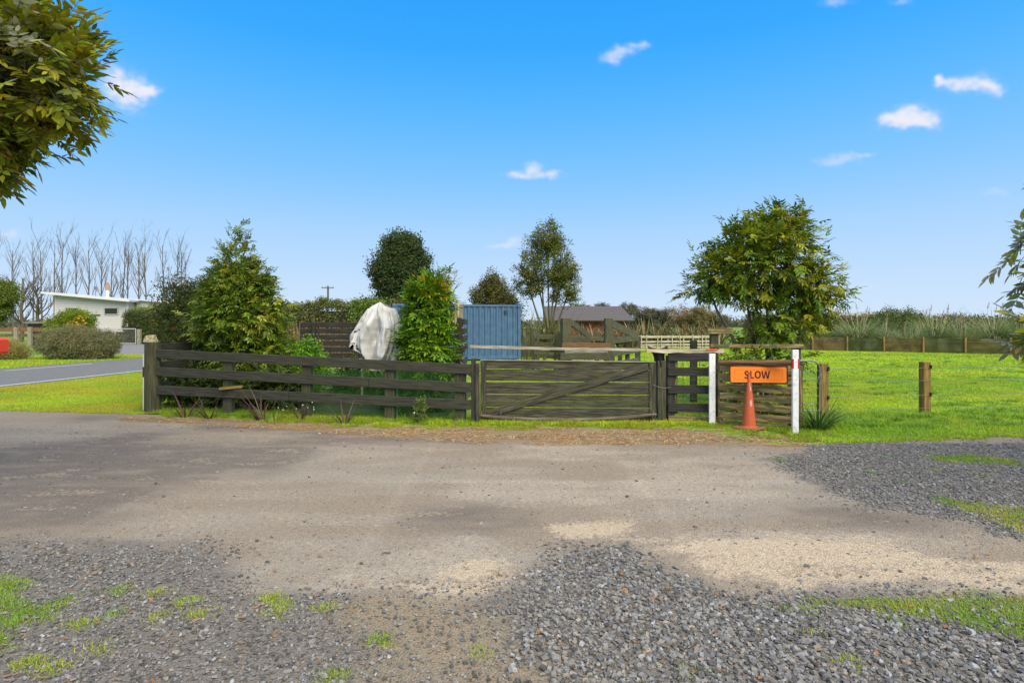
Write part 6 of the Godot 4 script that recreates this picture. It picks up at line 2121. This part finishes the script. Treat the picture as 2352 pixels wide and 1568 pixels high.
func make_far_trees() -> void:
	var leafm := cluster(995, 12, 0.5, 0.22, 0.11)
	rng.seed = 996
	var list := [
		[1470, 712, 95, 2.4, "dark feathery tree left of the round-headed tree on the horizon", [Color(0.096, 0.096, 0.038), Color(0.144, 0.128, 0.057)]],
		[1490, 707, 95, 2.2, "dark round-headed distant tree beyond the flax row", [Color(0.088, 0.080, 0.044), Color(0.128, 0.112, 0.063)]],
		[1516, 712, 92, 2.0, "small dark distant tree right of the round-headed tree", [Color(0.088, 0.096, 0.044), Color(0.144, 0.128, 0.063)]],
		[1558, 708, 90, 2.6, "brown distant tree with a thin bare top", [Color(0.272, 0.192, 0.076), Color(0.208, 0.160, 0.063)]],
		[1588, 706, 88, 2.4, "reddish brown distant tree behind the flax row", [Color(0.320, 0.136, 0.076), Color(0.272, 0.208, 0.063)]],
		[1615, 707, 86, 2.2, "olive brown distant tree beside the big evergreen", [Color(0.256, 0.208, 0.063), Color(0.192, 0.160, 0.051)]],
		[1650, 722, 86, 1.8, "low dark distant tree seen under the big evergreen", [Color(0.128, 0.128, 0.051), Color(0.192, 0.160, 0.063)]],
		[1345, 700, 110, 2.2, "distant tree top showing over the brown tiled roof, left one", [Color(0.096, 0.112, 0.051), Color(0.144, 0.144, 0.063)]],
		[1385, 699, 110, 2.0, "distant tree top showing over the brown tiled roof, middle one", [Color(0.096, 0.112, 0.051), Color(0.144, 0.144, 0.063)]],
		[1443, 699, 105, 2.0, "distant tree top at the right end of the tiled roof", [Color(0.096, 0.096, 0.051), Color(0.144, 0.128, 0.063)]],
	]
	for q in list:
		var top := at(q[0], q[1], q[2])
		var r: float = q[3]
		shrub("distant_tree", q[4], V(top.x, 0, top.z), [[V(0, top.y - r * 0.5, 0), V(r * 0.9, r * 0.55, r * 0.8), 1.0], [V(rr(-0.5, 0.5), (top.y - r) * 0.6, 0), V(r * 0.8, top.y * 0.3, r * 0.8), 0.6]],
			leafm, 70, 7, 0.45, Vector2(0.8, 1.3), q[5], [[V(0, -0.1, 0), V(0, top.y * 0.5, 0), V(0, top.y - 0.3, 0)]], 0.14, M.dull, 0.0, 20, 0.4, "tree", "distant trees")
	var bt := bare_tree_mesh(997, 8.0, 0.6, 0.8, 0.14, 0.35)
	var o := thing("distant_bare_tree", "thin leafless distant tree to the left of the big evergreen", "tree", V(at(1655, 0, 100).x, 0, -100))
	part(o, "trunk", bt[0], M.twig)
	part(o, "branches", bt[1], M.twig)
	# low shelter belt that closes the horizon
	var belt := PackedFloat32Array()
	var big := cluster(998, 16, 2.2, 0.9, 0.5)
	for i in 2600:
		var a := deg_to_rad(rr(-58, 58))
		var d := rr(330, 420)
		var g := rr(0.7, 1.3)
		push(belt, Basis(Vector3.UP, rr(0, TAU)).scaled(Vector3.ONE * rr(1.5, 2.6)), V(sin(a) * d, rr(0, 4.0), -cos(a) * d), Color(0.120, 0.128, 0.063) * g)  # leaf colour lightened to carry distance haze
	var f := many(self, "shelter_belt", big, M.dull, belt)
	tag(f, "far low line of trees along the horizon", "trees")

func make_small_plants() -> void:
	rng.seed = 1001
	# little pale flowers and a weed at the fence foot
	var petal := mb()
	for k in 5:
		var a := TAU * k / 5.0
		petal.leaf(Vector3.ZERO, V(cos(a), 0.25, sin(a)).normalized(), V(-sin(a), 0, cos(a)), 0.014, 0.013)
	var pm := petal.done()
	var pale := plain(lin(0.68, 0.68, 0.8), 0.7)
	var i := 0
	for q in [[673, 934, "three small pale flowers in the grass near the red-based flax"], [706, 930, "cluster of small pale flowers below the third fence post"], [940, 960, "single pale flower in the grass near the gate end of the fence"]]:
		var o := thing("flower_plant", q[2], "flower", gp(q[0], q[1] + 32))
		for k in [4, 5, 1][i]:
			var p := V(rng.randfn() * 0.12, rr(0.16, 0.3), rng.randfn() * 0.05)
			var s := mb()
			s.tube([V(p.x * 0.6, -0.01, p.z), p], [0.0025, 0.002], 4, false)
			var stem := part(o, "stem", s.done(), plain(lin(0.09, 0.18, 0.02), 0.7))
			part(stem, "flower", pm, pale, Transform3D(Basis(V(1, 0, 0), 1.0).scaled(Vector3.ONE * rr(0.6, 1.0)), p))
		i += 1
	var small := cluster(1002, 8, 0.07, 0.04, 0.022)
	shrub("weed", "upright leafy weed growing at the fence foot near the gate", gp(965, 972), [[V(0, 0.2, 0), V(0.1, 0.2, 0.06), 1.0], [V(0.02, 0.36, 0), V(0.05, 0.1, 0.04), 0.3]], small, 40, 4, 0.04, Vector2(0.7, 1.2), [Color(0.10, 0.15, 0.03), Color(0.14, 0.19, 0.04)], [[V(0, -0.02, 0), V(0.01, 0.2, 0), V(0.03, 0.42, 0)]], 0.006, M.dull, 0.0, 10)
	# dark garden soil behind the front fence
	var soil := PlaneMesh.new()
	soil.size = Vector2(5.9, 4.4)
	var sm := plain(Color.WHITE, 0.95)
	sm.albedo_texture = noise_tex(0.03, 1003, [[0.0, lin(0.035, 0.03, 0.02)], [0.5, lin(0.06, 0.05, 0.03)], [0.7, lin(0.06, 0.085, 0.02)], [1.0, lin(0.09, 0.14, 0.02)]], 256)
	sm.uv1_scale = V(3, 3, 1)
	structure("garden_bed", soil, sm, Transform3D(Basis(Vector3.UP, -0.08), V(-4.0, 0.003, -12.7)))

func _ready() -> void:
	make_view()
	make_materials()
	make_ground()
	make_house()
	make_yard()
	make_front_fence()
	rng.seed = 5
	make_gate()
	make_panel()
	make_paddock_fence()
	make_far_trees()
	make_poplars()
	make_shrubs()
	make_near_trees()
	make_flax()
	make_pampas()
	make_grass()
	make_dead_leaves()
	make_small_plants()
